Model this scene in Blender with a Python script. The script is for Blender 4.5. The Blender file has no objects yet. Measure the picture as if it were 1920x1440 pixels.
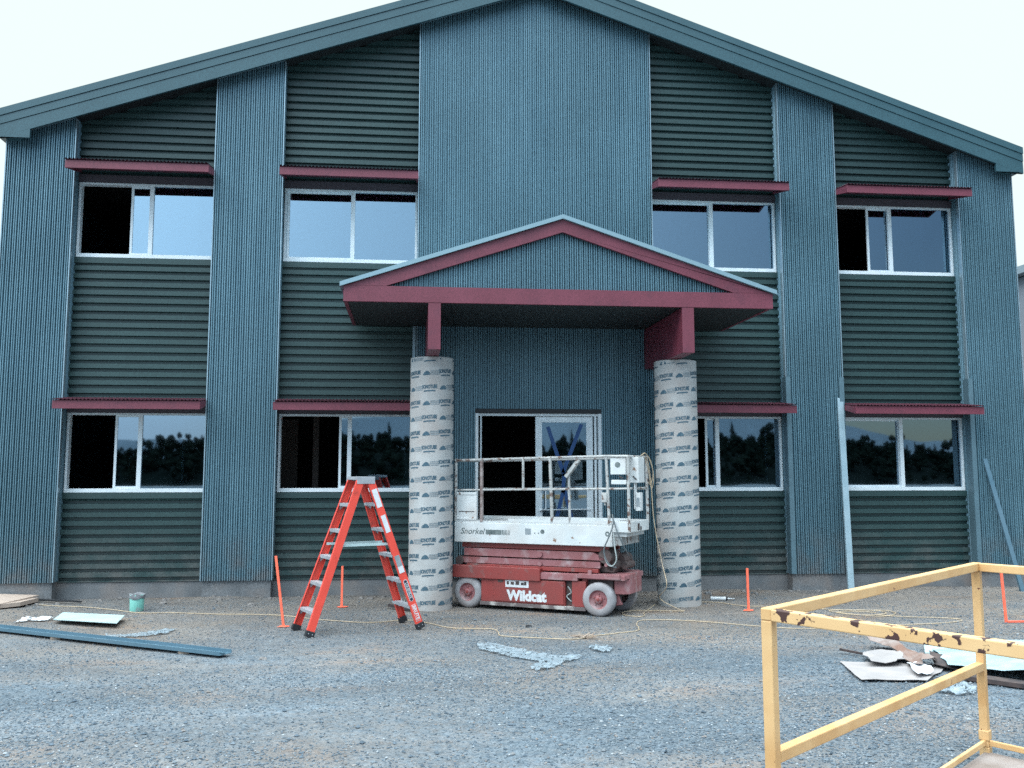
import bpy, math, random
from mathutils import Vector, Matrix, noise
R = math.radians
rnd = random.Random(7)
sc = bpy.context.scene
col = sc.collection

# ------------------------------------------------------------------ camera
cd = bpy.data.cameras.new('camera'); cam = bpy.data.objects.new('camera', cd); col.objects.link(cam)
yaw, pitch, roll = R(6.0947), R(6.4999), R(-0.0207)
fw = Vector((math.sin(yaw)*math.cos(pitch), math.cos(yaw)*math.cos(pitch), math.sin(pitch)))
rt = Vector((math.cos(yaw), -math.sin(yaw), 0)); up = rt.cross(fw)
rt2 = rt*math.cos(roll)+up*math.sin(roll); up2 = up*math.cos(roll)-rt*math.sin(roll)
m = Matrix((rt2, up2, -fw)).transposed().to_4x4(); m.translation = Vector((-0.1086, -13.8957, 1.75))
cam.matrix_world = m
cd.sensor_width = 36; cd.lens = 36*1801.86/1920; cd.shift_y = -40/1920; cd.clip_end = 3000
sc.camera = cam

# ------------------------------------------------------------------ world, sun, exposure
SUN_EL, SUN_AZ = R(36), R(232)         # azimuth clockwise from +Y: behind the camera to the left
w = bpy.data.worlds.new('World'); sc.world = w; w.use_nodes = True
nt = w.node_tree; nt.nodes.clear()
out = nt.nodes.new('ShaderNodeOutputWorld'); bg = nt.nodes.new('ShaderNodeBackground')
sky = nt.nodes.new('ShaderNodeTexSky'); sky.sky_type = 'NISHITA'; sky.sun_disc = False
sky.sun_elevation = SUN_EL; sky.sun_rotation = SUN_AZ
sky.air_density = 1.2; sky.dust_density = .6; sky.ozone_density = 4.0
mx = nt.nodes.new('ShaderNodeMix'); mx.data_type = 'RGBA'; 
geo = nt.nodes.new('ShaderNodeTexCoord'); dp = nt.nodes.new('ShaderNodeVectorMath'); dp.operation = 'DOT_PRODUCT'; dp.inputs[1].default_value = (-.9, .9, 0)
nt.links.new(geo.outputs['Generated'], dp.inputs[0])          # cloud cover is thinner towards the back right
cv = nt.nodes.new('ShaderNodeMapRange'); cv.inputs['From Min'].default_value = -1.2; cv.inputs['From Max'].default_value = -.62
cv.inputs['To Min'].default_value = .05; cv.inputs['To Max'].default_value = 1.; nt.links.new(dp.outputs['Value'], cv.inputs['Value'])
nt.links.new(cv.outputs[0], mx.inputs['Factor'])
cb0 = nt.nodes.new('ShaderNodeMix'); cb0.data_type = 'RGBA'       # thin cloud, brighter on the sunset side behind the viewer
lowc = nt.nodes.new('ShaderNodeMix'); lowc.data_type = 'RGBA'; lowc.inputs['A'].default_value = (4.0, 5.0, 5.9, 1); lowc.inputs['B'].default_value = (6.4, 8.6, 10.4, 1); nt.links.new(lowc.outputs['Result'], cb0.inputs['A']); cb0.inputs['B'].default_value = (3.75, 4.22, 4.15, 1)
sy = nt.nodes.new('ShaderNodeSeparateXYZ'); nt.links.new(geo.outputs['Generated'], sy.inputs[0])
yr = nt.nodes.new('ShaderNodeMapRange'); yr.inputs['From Min'].default_value = -.5; yr.inputs['From Max'].default_value = .6; nt.links.new(sy.outputs['Y'], yr.inputs['Value'])
nt.links.new(yr.outputs[0], cb0.inputs['Factor'])
zl = nt.nodes.new('ShaderNodeMapRange'); zl.inputs['From Min'].default_value = .04; zl.inputs['From Max'].default_value = .20; nt.links.new(sy.outputs['Z'], zl.inputs['Value']); nt.links.new(zl.outputs[0], lowc.inputs['Factor'])
zr = nt.nodes.new('ShaderNodeMapRange'); zr.inputs['From Min'].default_value = .48; zr.inputs['From Max'].default_value = .9; nt.links.new(sy.outputs['Z'], zr.inputs['Value'])
cz = nt.nodes.new('ShaderNodeMix'); cz.data_type = 'RGBA'; cz.inputs['B'].default_value = (24, 27, 28, 1)      # brighter overhead
nt.links.new(zr.outputs[0], cz.inputs['Factor']); nt.links.new(cb0.outputs['Result'], cz.inputs['A']); nt.links.new(cz.outputs['Result'], mx.inputs['B'])
sk_dim = nt.nodes.new('ShaderNodeVectorMath'); sk_dim.operation = 'SCALE'; sk_dim.inputs['Scale'].default_value = .42
nt.links.new(sky.outputs['Color'], sk_dim.inputs[0]); nt.links.new(sk_dim.outputs[0], mx.inputs['A'])
nt.links.new(mx.outputs['Result'], bg.inputs['Color'])
bg.inputs['Strength'].default_value = 0.12
nt.links.new(bg.outputs[0], out.inputs[0])
sd = bpy.data.lights.new('sun', 'SUN'); so = bpy.data.objects.new('sun', sd); col.objects.link(so)
sd.energy = 0.5; sd.angle = R(20); sd.color = (1.0, .93, .86)
sdir = Vector((math.sin(SUN_AZ)*math.cos(SUN_EL), math.cos(SUN_AZ)*math.cos(SUN_EL), math.sin(SUN_EL)))
so.rotation_euler = sdir.to_track_quat('Z', 'Y').to_euler(); so.location = (-20, -20, 20)
sc.view_settings.view_transform = 'Standard'; sc.view_settings.look = 'None'
sc.view_settings.exposure = 1.0; sc.view_settings.gamma = 1.0
sc.cycles.use_denoising = False      # keep the natural sensor-like grain
sc.cycles.max_bounces = 6

# ------------------------------------------------------------------ materials
def mat(name, c, rough=.6, metal=0., c2=None, scale=4., detail=4., lo=.35, hi=.65, bump=0., bscale=60.,
        spot=None, sscale=8., slo=.6, shi=.66, spec=.5, c3=None, scale3=1., stretch=None, mud=None, grit=0.):
    m = bpy.data.materials.new(name); m.use_nodes = True
    n = m.node_tree; b = n.nodes['Principled BSDF']; L = n.links.new
    b.inputs['Roughness'].default_value = rough; b.inputs['Metallic'].default_value = metal
    b.inputs['Specular IOR Level'].default_value = spec
    tc = n.nodes.new('ShaderNodeTexCoord'); src = tc.outputs['Object']
    if stretch:
        mp = n.nodes.new('ShaderNodeMapping'); mp.inputs['Scale'].default_value = stretch; L(src, mp.inputs[0]); src2 = mp.outputs[0]
    else: src2 = src
    def noise(sca, det=4., s=None):
        t = n.nodes.new('ShaderNodeTexNoise'); t.inputs['Scale'].default_value = sca; t.inputs['Detail'].default_value = det
        L(s or src, t.inputs['Vector']); return t.outputs['Fac']
    def ramp(f, a, bb):
        r = n.nodes.new('ShaderNodeMapRange'); r.inputs['From Min'].default_value = a; r.inputs['From Max'].default_value = bb
        L(f, r.inputs['Value']); return r.outputs[0]
    def mix(f, A, B):
        x = n.nodes.new('ShaderNodeMix'); x.data_type = 'RGBA'; L(f, x.inputs['Factor'])
        for k, v in (('A', A), ('B', B)):
            if isinstance(v, tuple): x.inputs[k].default_value = (*v, 1)
            else: L(v, x.inputs[k])
        return x.outputs['Result']
    cur = c
    if c2: cur = mix(ramp(noise(scale, detail, src2), lo, hi), c, c2)
    if c3: cur = mix(ramp(noise(scale3, 5.), .42, .68), cur, c3)
    if spot: cur = mix(ramp(noise(sscale, 6.), slo, shi), cur, spot)
    if mud:      # mud splash: patchy, on the lowest half metre
        z = n.nodes.new('ShaderNodeSeparateXYZ'); L(tc.outputs['Object'], z.inputs[0]); a = n.nodes.new('ShaderNodeMath'); a.operation = 'MULTIPLY'
        L(ramp(z.outputs['Z'], 1.0, .2), a.inputs[0]); L(ramp(noise(3.5, 6.), .38, .75), a.inputs[1]); cur = mix(a.outputs[0], cur, mud)
    if grit:     # fine spangle and grime in the finish
        x = n.nodes.new('ShaderNodeVectorMath'); x.operation = 'SCALE'; rr = n.nodes.new('ShaderNodeMapRange')
        rr.inputs['From Min'].default_value = .34; rr.inputs['From Max'].default_value = .66; rr.inputs['To Min'].default_value = 1-grit; rr.inputs['To Max'].default_value = 1+grit
        L(noise(70., 3.), rr.inputs['Value'])
        if isinstance(cur, tuple): x.inputs[0].default_value = cur
        else: L(cur, x.inputs[0])
        L(rr.outputs[0], x.inputs['Scale']); cur = x.outputs[0]
    if isinstance(cur, tuple): b.inputs['Base Color'].default_value = (*cur, 1)
    else: L(cur, b.inputs['Base Color'])
    if bump:
        bp = n.nodes.new('ShaderNodeBump'); bp.inputs['Strength'].default_value = bump; bp.inputs['Distance'].default_value = .01
        L(noise(bscale, 5.), bp.inputs['Height']); L(bp.outputs[0], b.inputs['Normal'])
    return m

M = {}
M['clad'] = mat('blue_grey_cladding', (.102, .198, .252), .38, .25, (.132, .242, .30), 1.3, c3=(.095, .18, .225), scale3=.5, stretch=(4, 4, .4), bump=.03, bscale=25, mud=(.20, .185, .18), grit=.22)
M['trim'] = mat('zinc_trim', (.24, .34, .40), .35, .5, (.30, .41, .47), 5)
M['green'] = mat('dark_green_cladding', (.019, .049, .050), .45, .0, (.024, .058, .059), 1.5, c3=(.018, .045, .046), scale3=.6, mud=(.11, .11, .105), grit=.22)
M['fascia'] = mat('green_fascia', (.025, .072, .090), .4, .0, (.032, .084, .104), 2., grit=.2)
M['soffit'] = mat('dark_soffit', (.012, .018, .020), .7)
M['maroon'] = mat('maroon_paint', (.138, .028, .046), .5, 0, (.160, .035, .056), 3., spot=(.115, .027, .045), sscale=5, slo=.55, shi=.75, grit=.15)
M['maroond'] = mat('maroon_sheet', (.075, .018, .032), .5)
M['white'] = mat('white_aluminium', (.70, .76, .80), .4, 0, (.62, .70, .74), 6)
M['lintel'] = mat('lintel_strip', (.07, .06, .075), .6)
M['concrete'] = mat('plinth_concrete', (.165, .175, .185), .9, 0, (.115, .125, .135), 3., bump=.25, bscale=30, spot=(.20, .17, .155), sscale=2.2, slo=.5, shi=.75, grit=.25)
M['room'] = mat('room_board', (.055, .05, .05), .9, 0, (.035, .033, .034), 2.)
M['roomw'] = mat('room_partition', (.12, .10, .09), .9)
M['blue'] = mat('blue_tape', (.010, .06, .19), .5)
M['roofm'] = mat('roof_sheet', (.10, .17, .20), .45, .3)
M['cano'] = mat('canopy_roof_sheet', (.22, .33, .38), .4, .3)
# glass: reflective glazing
def glassmat(name, fac, tint, rough=0.0):
    m = bpy.data.materials.new(name); m.use_nodes = True; n = m.node_tree; n.nodes.clear(); L = n.links.new
    o = n.nodes.new('ShaderNodeOutputMaterial'); g = n.nodes.new('ShaderNodeBsdfGlossy'); t = n.nodes.new('ShaderNodeBsdfTransparent')
    g.inputs['Roughness'].default_value = rough; g.inputs['Color'].default_value = (.60, .80, .96, 1); t.inputs['Color'].default_value = (*tint, 1)
    fr = n.nodes.new('ShaderNodeFresnel'); fr.inputs['IOR'].default_value = 1.5
    a = n.nodes.new('ShaderNodeMath'); a.operation = 'ADD'; a.inputs[1].default_value = fac; L(fr.outputs[0], a.inputs[0])
    x = n.nodes.new('ShaderNodeMixShader'); L(a.outputs[0], x.inputs[0]); L(t.outputs[0], x.inputs[1]); L(g.outputs[0], x.inputs[2]); L(x.outputs[0], o.inputs[0])
    tc = n.nodes.new('ShaderNodeTexCoord'); no = n.nodes.new('ShaderNodeTexNoise'); no.inputs['Scale'].default_value = 1.1
    bp = n.nodes.new('ShaderNodeBump'); bp.inputs['Strength'].default_value = .03; bp.inputs['Distance'].default_value = .02
    L(tc.outputs['Object'], no.inputs['Vector']); L(no.outputs['Fac'], bp.inputs['Height']); L(bp.outputs[0], g.inputs['Normal'])
    return m
M['glass'] = glassmat('window_glass', .30, (.40, .45, .47), .02)
M['card'] = mat('tube_cardboard', (.37, .385, .385), .85, 0, (.43, .445, .445), 5., c3=(.36, .335, .32), scale3=2.2, bump=.08, bscale=12)
M['ink'] = mat('navy_ink', (.035, .085, .125), .8, 0, (.07, .13, .17), 25)
M['inkf'] = mat('faded_ink', (.17, .215, .24), .8, 0, (.26, .29, .31), 20)
M['orange'] = mat('ladder_orange', (.72, .075, .05), .38, 0, (.64, .062, .042), 5, spot=(.40, .05, .035), sscale=9, slo=.6, shi=.75)
M['alu'] = mat('dull_aluminium', (.42, .44, .47), .45, .3, (.33, .35, .38), 8)
M['black'] = mat('black_rubber', (.012, .014, .018), .6)
M['labelw'] = mat('white_label', (.62, .64, .66), .5, 0, (.52, .55, .57), 12)
M['navy'] = mat('navy_label', (.012, .014, .035), .5)
M['liftw'] = mat('chipped_white_paint', (.60, .63, .64), .5, 0, (.50, .54, .55), 4., spot=(.22, .13, .09), sscale=11, slo=.66, shi=.70, c3=(.50, .50, .49), scale3=3)
M['rail'] = mat('worn_rail_paint', (.42, .43, .42), .55, 0, (.30, .31, .31), 9., spot=(.13, .085, .07), sscale=14, slo=.55, shi=.62)
M['rust'] = mat('rusty_steel', (.16, .11, .10), .7, .2, (.35, .30, .29), 14.)
M['liftr'] = mat('faded_red_paint', (.25, .038, .034), .5, 0, (.19, .042, .038), 3., spot=(.16, .10, .095), sscale=7, slo=.60, shi=.72)
M['dusty'] = mat('dusty_red_paint', (.27, .115, .125), .7, 0, (.21, .065, .065), 3., spot=(.36, .27, .28), sscale=6, slo=.50, shi=.74)
M['skid'] = mat('scuffed_skid', (.12, .10, .10), .8, 0, (.42, .40, .38), 5., lo=.5, hi=.62)
M['tyre'] = mat('grey_solid_tyre', (.34, .34, .36), .85, 0, (.25, .25, .265), 9., bump=.1, bscale=40, c3=(.24, .22, .22), scale3=3)
M['dark'] = mat('dark_machinery', (.03, .027, .03), .7, .2, (.08, .055, .05), 9)
M['grease'] = mat('greasy_joint', (.11, .07, .065), .6, 0, (.05, .04, .04), 10)
M['decal'] = mat('faded_decal', (.06, .085, .09), .6, 0, (.16, .19, .19), 20)
M['yel'] = mat('yellow_paint', (.57, .35, .155), .5, 0, (.63, .41, .20), 3., spot=(.16, .06, .03), sscale=22, slo=.70, shi=.72, c3=(.50, .28, .11), scale3=4)
M['yelchip'] = mat('chipped_yellow_paint', (.57, .35, .155), .5, 0, (.63, .41, .20), 3., spot=(.055, .022, .018), sscale=17, slo=.548, shi=.562)
M['deck'] = mat('muddy_deck_plate', (.25, .215, .20), .85, 0, (.17, .13, .11), 4., bump=.2, bscale=30)
M['stake'] = mat('fluorescent_orange', (.95, .19, .10), .6, 0, (.9, .14, .08), 9)
M['bucket'] = mat('green_plastic', (.25, .62, .54), .45, 0, (.20, .54, .47), 5, spot=(.3, .32, .32), sscale=9, slo=.58, shi=.66)
M['mortar'] = mat('dried_mortar', (.22, .23, .25), .9, 0, (.13, .14, .15), 14, bump=.3, bscale=25)
M['sheetw'] = mat('pale_panel', (.42, .54, .55), .45, 0, (.37, .48, .49), 5)
M['steelb'] = mat('blue_steel', (.10, .19, .25), .4, .4, (.13, .22, .28), 3.)
M['flash'] = mat('dull_flashing', (.085, .15, .185), .5, .2, (.10, .175, .215), 4, grit=.15)
M['steell'] = mat('pale_steel', (.30, .42, .48), .4, .3, (.36, .48, .54), 4.)
M['ply'] = mat('plywood', (.42, .33, .27), .8, 0, (.36, .29, .25), 5, stretch=(1, 9, 1))
M['cardb'] = mat('cardboard', (.31, .285, .28), .85, 0, (.25, .235, .235), 4., spot=(.26, .15, .12), sscale=1.6, slo=.58, shi=.72, bump=.1, bscale=10)
M['cardb2'] = mat('wet_cardboard', (.17, .095, .07), .85, 0, (.27, .23, .215), 4.)
M['paper'] = mat('white_paper', (.58, .61, .65), .7)
M['poly'] = mat('pale_plastic_sheet', (.27, .39, .43), .3, 0, (.36, .48, .52), 4, bump=.6, bscale=7)
M['polyw'] = mat('clear_plastic_scrap', (.22, .29, .34), .3, 0, (.36, .43, .48), 18, lo=.3, hi=.7, bump=.8, bscale=22)
def film(m, a):      # let some light through thin plastic film
    n = m.node_tree; b = n.nodes['Principled BSDF']; b.inputs['Alpha'].default_value = a
film(M['polyw'], .5)
M['cord'] = mat('yellow_cord', (.46, .36, .24), .7, 0, (.38, .31, .23), 9)
M['hose'] = mat('grey_hose', (.10, .12, .13), .5)
M['hosel'] = mat('pale_hose', (.32, .36, .36), .5)
M['wood'] = mat('scrap_wood', (.40, .33, .27), .85, 0, (.28, .2, .15), 20)
M['stone'] = mat('pale_rock', (.20, .185, .175), .9, 0, (.14, .135, .135), 12, bump=.3)
M['leaf'] = mat('conifer_green', (.004, .008, .007), 1., 0, (.008, .012, .010), 1., spec=0.)
M['hill'] = mat('hill_scrub', (.004, .007, .007), 1., 0, (.007, .010, .010), .05, spec=0.)
M['farhill'] = mat('haze_tinted_hill', (.075, .10, .125), 1., 0, (.11, .14, .17), .02, spec=0.)  # distance haze is mixed into the base colour, pale and bluish
M['shed'] = mat('neighbour_wall', (.18, .21, .25), .7, 0, (.155, .185, .22), 1.)
M['shedroof'] = mat('neighbour_roof', (.20, .26, .30), .5, .2)

# gravel ground
def groundmat():
    m = bpy.data.materials.new('gravel_and_dirt'); m.use_nodes = True; n = m.node_tree; b = n.nodes['Principled BSDF']; L = n.links.new
    b.inputs['Roughness'].default_value = .95; b.inputs['Specular IOR Level'].default_value = .2
    tc = n.nodes.new('ShaderNodeTexCoord'); O = tc.outputs['Object']
    def N(s, d=5., st=None):
        t = n.nodes.new('ShaderNodeTexNoise'); t.inputs['Scale'].default_value = s; t.inputs['Detail'].default_value = d
        v = O
        if st: mp = n.nodes.new('ShaderNodeMapping'); mp.inputs['Scale'].default_value = st; L(O, mp.inputs[0]); v = mp.outputs[0]
        L(v, t.inputs['Vector']); return t.outputs['Fac']
    def MR(f, a, c, x=0., y=1.):
        r = n.nodes.new('ShaderNodeMapRange'); r.inputs['From Min'].default_value = a; r.inputs['From Max'].default_value = c
        r.inputs['To Min'].default_value = x; r.inputs['To Max'].default_value = y; L(f, r.inputs['Value']); return r.outputs[0]
    def MX(f, A, B):
        x = n.nodes.new('ShaderNodeMix'); x.data_type = 'RGBA'; L(f, x.inputs['Factor'])
        for k, v in (('A', A), ('B', B)):
            if isinstance(v, tuple): x.inputs[k].default_value = (*v, 1)
            else: L(v, x.inputs[k])
        return x.outputs['Result']
    vo = n.nodes.new('ShaderNodeTexVoronoi'); vo.inputs['Scale'].default_value = 42; L(O, vo.inputs['Vector'])
    vo2 = n.nodes.new('ShaderNodeTexVoronoi'); vo2.inputs['Scale'].default_value = 95; L(O, vo2.inputs['Vector'])
    sp = n.nodes.new('ShaderNodeSeparateColor'); L(vo.outputs['Color'], sp.inputs[0])
    sp2 = n.nodes.new('ShaderNodeSeparateColor'); L(vo2.outputs['Color'], sp2.inputs[0])
    g1 = MX(sp.outputs[0], (.060, .084, .106), (.14, .174, .205))
    g2 = MX(sp2.outputs[1], (.048, .070, .088), (.165, .198, .226))
    g = MX(MR(N(9.), .4, .6), g1, g2)
    dirt = MX(MR(N(1.4, 8.), .35, .65), (.165, .146, .130), (.118, .116, .118))
    dirt = MX(MR(N(30., 6.), .35, .7), dirt, (.20, .178, .158))
    # dirt shows mostly along the building and in worn patches
    sx = n.nodes.new('ShaderNodeSeparateXYZ'); L(O, sx.inputs[0])
    near = MR(sx.outputs['Y'], -5.0, -2.2)
    pat = MR(N(.55, 6., (.7, 1.3, 1)), .40, .62)
    a = n.nodes.new('ShaderNodeMath'); a.operation = 'MULTIPLY_ADD'; L(near, a.inputs[0]); a.inputs[1].default_value = .68
    h = n.nodes.new('ShaderNodeMath'); h.operation = 'MULTIPLY'; L(pat, h.inputs[0]); h.inputs[1].default_value = .62; L(h.outputs[0], a.inputs[2])
    fine = MR(N(16., 6.), .3, .7, -.25, .25); ad = n.nodes.new('ShaderNodeMath'); ad.operation = 'ADD'; ad.use_clamp = True
    L(a.outputs[0], ad.inputs[0]); L(fine, ad.inputs[1])
    red = MX(MR(N(.9, 4., (.8, 1.6, 1)), .56, .7, 0, .6), dirt, (.21, .145, .105))
    fin = MX(ad.outputs[0], g, red); vm = n.nodes.new('ShaderNodeVectorMath'); vm.operation = 'SCALE'; L(fin, vm.inputs[0])
    t1 = MR(N(.8, 5., (.5, 1.6, 1)), .34, .66, .84, 1.14); t2 = MR(N(7., 4.), .34, .66, .90, 1.10); tm = n.nodes.new('ShaderNodeMath'); tm.operation = 'MULTIPLY'
    L(t1, tm.inputs[0]); L(t2, tm.inputs[1]); L(tm.outputs[0], vm.inputs['Scale']); L(vm.outputs[0], b.inputs['Base Color'])
    bp = n.nodes.new('ShaderNodeBump'); bp.inputs['Strength'].default_value = .8; bp.inputs['Distance'].default_value = .012
    q = n.nodes.new('ShaderNodeMath'); q.operation = 'ADD'; L(MR(vo.outputs['Distance'], 0, .6, 1, 0), q.inputs[0]); L(N(45., 6.), q.inputs[1])
    L(q.outputs[0], bp.inputs['Height']); L(bp.outputs[0], b.inputs['Normal'])
    return m
M['ground'] = groundmat()
def gravelmat():
    m = bpy.data.materials.new('loose_stones'); m.use_nodes = True; n = m.node_tree; b = n.nodes['Principled BSDF']; L = n.links.new
    b.inputs['Roughness'].default_value = .9; b.inputs['Specular IOR Level'].default_value = .25
    g = n.nodes.new('ShaderNodeNewGeometry'); r = n.nodes.new('ShaderNodeValToRGB'); L(g.outputs['Random Per Island'], r.inputs[0])
    e = r.color_ramp.elements; e[0].color = (.068, .092, .115, 1); e[1].color = (.30, .335, .36, 1)
    x = e.new(.45); x.color = (.098, .130, .162, 1); x = e.new(.8); x.color = (.15, .178, .20, 1); x = e.new(.9); x.color = (.18, .155, .14, 1)
    L(r.outputs[0], b.inputs['Base Color']); return m
M['loose'] = gravelmat()

# ------------------------------------------------------------------ mesh helpers
class MB:
    def __init__(s): s.v = []; s.f = []
    def add(s, vs, fs):
        o = len(s.v); s.v += [tuple(v) for v in vs]; s.f += [tuple(i+o for i in f) for f in fs]; return s
    def box(s, x0, x1, y0, y1, z0, z1):
        return s.add([(x0,y0,z0),(x1,y0,z0),(x1,y1,z0),(x0,y1,z0),(x0,y0,z1),(x1,y0,z1),(x1,y1,z1),(x0,y1,z1)],
                     [(0,3,2,1),(4,5,6,7),(0,1,5,4),(1,2,6,5),(2,3,7,6),(3,0,4,7)])
    def prism(s, poly, axis, a, b):
        n = len(poly)
        def P(p, t): return (p[0], t, p[1]) if axis == 'y' else ((t, p[0], p[1]) if axis == 'x' else (p[0], p[1], t))
        return s.add([P(p, a) for p in poly]+[P(p, b) for p in poly],
              [tuple(range(n)), tuple(range(2*n-1, n-1, -1))]+[(i, i+n, (i+1) % n+n, (i+1) % n) for i in range(n)])
    def bar(s, p0, p1, w, h, side=None):
        p0, p1 = Vector(p0), Vector(p1); d = (p1-p0).normalized()
        sd = Vector(side) if side else (d.cross(Vector((0,0,1))) if abs(d.z) < .95 else d.cross(Vector((0,1,0))))
        sd = (sd-d*sd.dot(d)).normalized(); u = sd.cross(d).normalized()
        vs = [p+sd*a*w/2+u*b*h/2 for p in (p0, p1) for a, b in ((-1,-1),(1,-1),(1,1),(-1,1))]
        return s.add(vs, [(0,1,2,3),(7,6,5,4),(0,4,5,1),(1,5,6,2),(2,6,7,3),(3,7,4,0)])
    def tube(s, pts, r, n=8, cap=True):
        pts = [Vector(p) for p in pts]; rings = []; prev = None
        for i, p in enumerate(pts):
            d = (pts[min(i+1, len(pts)-1)]-pts[max(i-1, 0)]).normalized()
            a = prev if prev is not None else (Vector((0,0,1)) if abs(d.z) < .9 else Vector((1,0,0)))
            a = (a-d*a.dot(d)).normalized(); prev = a; c = d.cross(a)
            rings.append([p+(a*math.cos(k*2*math.pi/n)+c*math.sin(k*2*math.pi/n))*r for k in range(n)])
        vs = [v for g in rings for v in g]; fs = []
        for i in range(len(pts)-1):
            for k in range(n): fs.append((i*n+k, i*n+(k+1) % n, (i+1)*n+(k+1) % n, (i+1)*n+k))
        if cap: fs += [tuple(range(n-1, -1, -1)), tuple(range((len(pts)-1)*n, len(pts)*n))]
        return s.add(vs, fs)
    def lathe(s, prof, c, axis='z', n=32):
        c = Vector(c); vs = []; fs = []
        for r, t in prof:
            for k in range(n):
                a = k*2*math.pi/n; x, y = r*math.cos(a), r*math.sin(a)
                vs.append(c+(Vector((x, y, t)) if axis == 'z' else Vector((x, t, y)) if axis == 'y' else Vector((t, x, y))))
        for i in range(len(prof)-1):
            for k in range(n): fs.append((i*n+k, i*n+(k+1) % n, (i+1)*n+(k+1) % n, (i+1)*n+k))
        return s.add(vs, fs)
    def obj(s, name, mt, parent=None, bevel=0, smooth=False, local=False):
        me = bpy.data.meshes.new(name); me.from_pydata(s.v, [], s.f); me.validate(); me.update()
        if isinstance(mt, str): mt = M[mt]
        me.materials.append(mt)
        if smooth:
            for p in me.polygons: p.use_smooth = True
            if hasattr(me, 'set_sharp_from_angle'): me.set_sharp_from_angle(angle=R(38))
        o = bpy.data.objects.new(name, me); col.objects.link(o)
        if parent:
            o.parent = parent
            if parent.parent is None and not local: o.location = -parent.location
        if bevel:
            b = o.modifiers.new('bevel', 'BEVEL'); b.width = bevel; b.segments = 2; b.limit_method = 'ANGLE'
        return o
def tag(o, label=None, cat=None, group=None, kind=None):
    for k, v in (('label', label), ('category', cat), ('group', group), ('kind', kind)):
        if v: o[k] = v
    return o
def thing(name, label, cat, loc=(0,0,0), rz=0, group=None):
    o = bpy.data.objects.new(name, None); o.empty_display_size = .2; col.objects.link(o); o.location = loc; o.rotation_euler = (0,0,rz)
    return tag(o, label, cat, group)
def text_geo(txt, size, bold=0., shear=0., sx=1.):
    c = bpy.data.curves.new('lettering', 'FONT'); c.body = txt; c.size = size; c.offset = bold; c.shear = shear; c.resolution_u = 3
    c.align_x = 'CENTER'; c.align_y = 'CENTER'
    o = bpy.data.objects.new('lettering', c); col.objects.link(o)
    dg = bpy.context.evaluated_depsgraph_get(); me = bpy.data.meshes.new_from_object(o.evaluated_get(dg))
    vs = [(v.co.x*sx, v.co.y) for v in me.vertices]; fs = [tuple(p.vertices) for p in me.polygons]
    bpy.data.objects.remove(o); bpy.data.curves.remove(c); bpy.data.meshes.remove(me)
    return vs, fs
def text_obj(name, geo, mt, parent, origin, ux, uy, local=True):
    mb = MB(); o, a, b = Vector(origin), Vector(ux), Vector(uy)
    mb.add([o+a*x+b*y for x, y in geo[0]], geo[1]); return mb.obj(name, mt, parent, local=local)

# ------------------------------------------------------------------ ground
def hz(x, y):
    h = .006*math.sin(x*1.7+1)*math.cos(y*1.3)+.004*math.sin(x*4.1+y*2.3)
    if -14 < y < .3: h += .045*max(0, 1-abs(y+.02)/.38)*(0.8+.35*math.sin(x*3.1)*math.sin(x*1.3+2))
    return h*max(0, 1-max(0, abs(x)-14)/6)
def axis(a, b, step, far):
    r = [a+i*step for i in range(int(round((b-a)/step))+1)]
    return [-far, -far/3, -60, -30]+[v for v in r]+[30, 60, far/3, far]
xs = axis(-12, 14, .125, 1200); ys = [-1200, -400, -120, -60, -30]+[-14+.12*i for i in range(int(14.6/.12)+1)]+[20, 60, 400, 1200]
g = MB(); g.v = [(x, y, hz(x, y) if -13 < x < 15 else 0) for y in ys for x in xs]; nx = len(xs)
g.f = [(j*nx+i, j*nx+i+1, (j+1)*nx+i+1, (j+1)*nx+i) for j in range(len(ys)-1) for i in range(nx-1)]
tag(g.obj('ground', 'ground', smooth=True), kind='structure')
# loose stones
def patch(x, y): return math.sin(x*.9+2*math.sin(y*.7))*math.cos(y*1.3+math.sin(x*1.1))
gs = MB(); V = []; F = []
base = [(1,0,0),(0,1,0),(-1,0,0),(0,-1,0),(0,0,1),(0,0,-1)]; bf = [(0,1,4),(1,2,4),(2,3,4),(3,0,4),(1,0,5),(2,1,5),(3,2,5),(0,3,5)]
n = 0
while n < 62000:
    d = 4.6+ (rnd.random()**1.25)*9.2; x = -.1+d*(.107+rnd.uniform(-.60, .60)); y = -13.9+d
    if y > -.25: continue
    den = .35+.65*min(1, max(0, (-y-1.2)/4.)); den *= .62+.38*patch(x, y)
    if rnd.random() > den: continue
    s = rnd.uniform(.004, .0105)*(1.0 if rnd.random() < .97 else 1.9); a = rnd.random()*6.28; ca, sa = math.cos(a), math.sin(a)
    fx, fy, fz = s*rnd.uniform(.7, 1.4), s*rnd.uniform(.7, 1.2), s*rnd.uniform(.45, .9); z = hz(x, y)+fz*.45; o = len(V)
    for bx, by, bz in base:
        px = bx*fx+rnd.uniform(-.3, .3)*s; py = by*fy+rnd.uniform(-.3, .3)*s; V.append((x+px*ca-py*sa, y+px*sa+py*ca, z+bz*fz))
    for f in bf: F.append((f[0]+o, f[1]+o, f[2]+o))
    n += 1
gs.v, gs.f = V, F
tag(gs.obj('gravel', 'loose'), 'loose blue grey gravel stones scattered over the dirt yard', 'gravel', kind='stuff')

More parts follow.
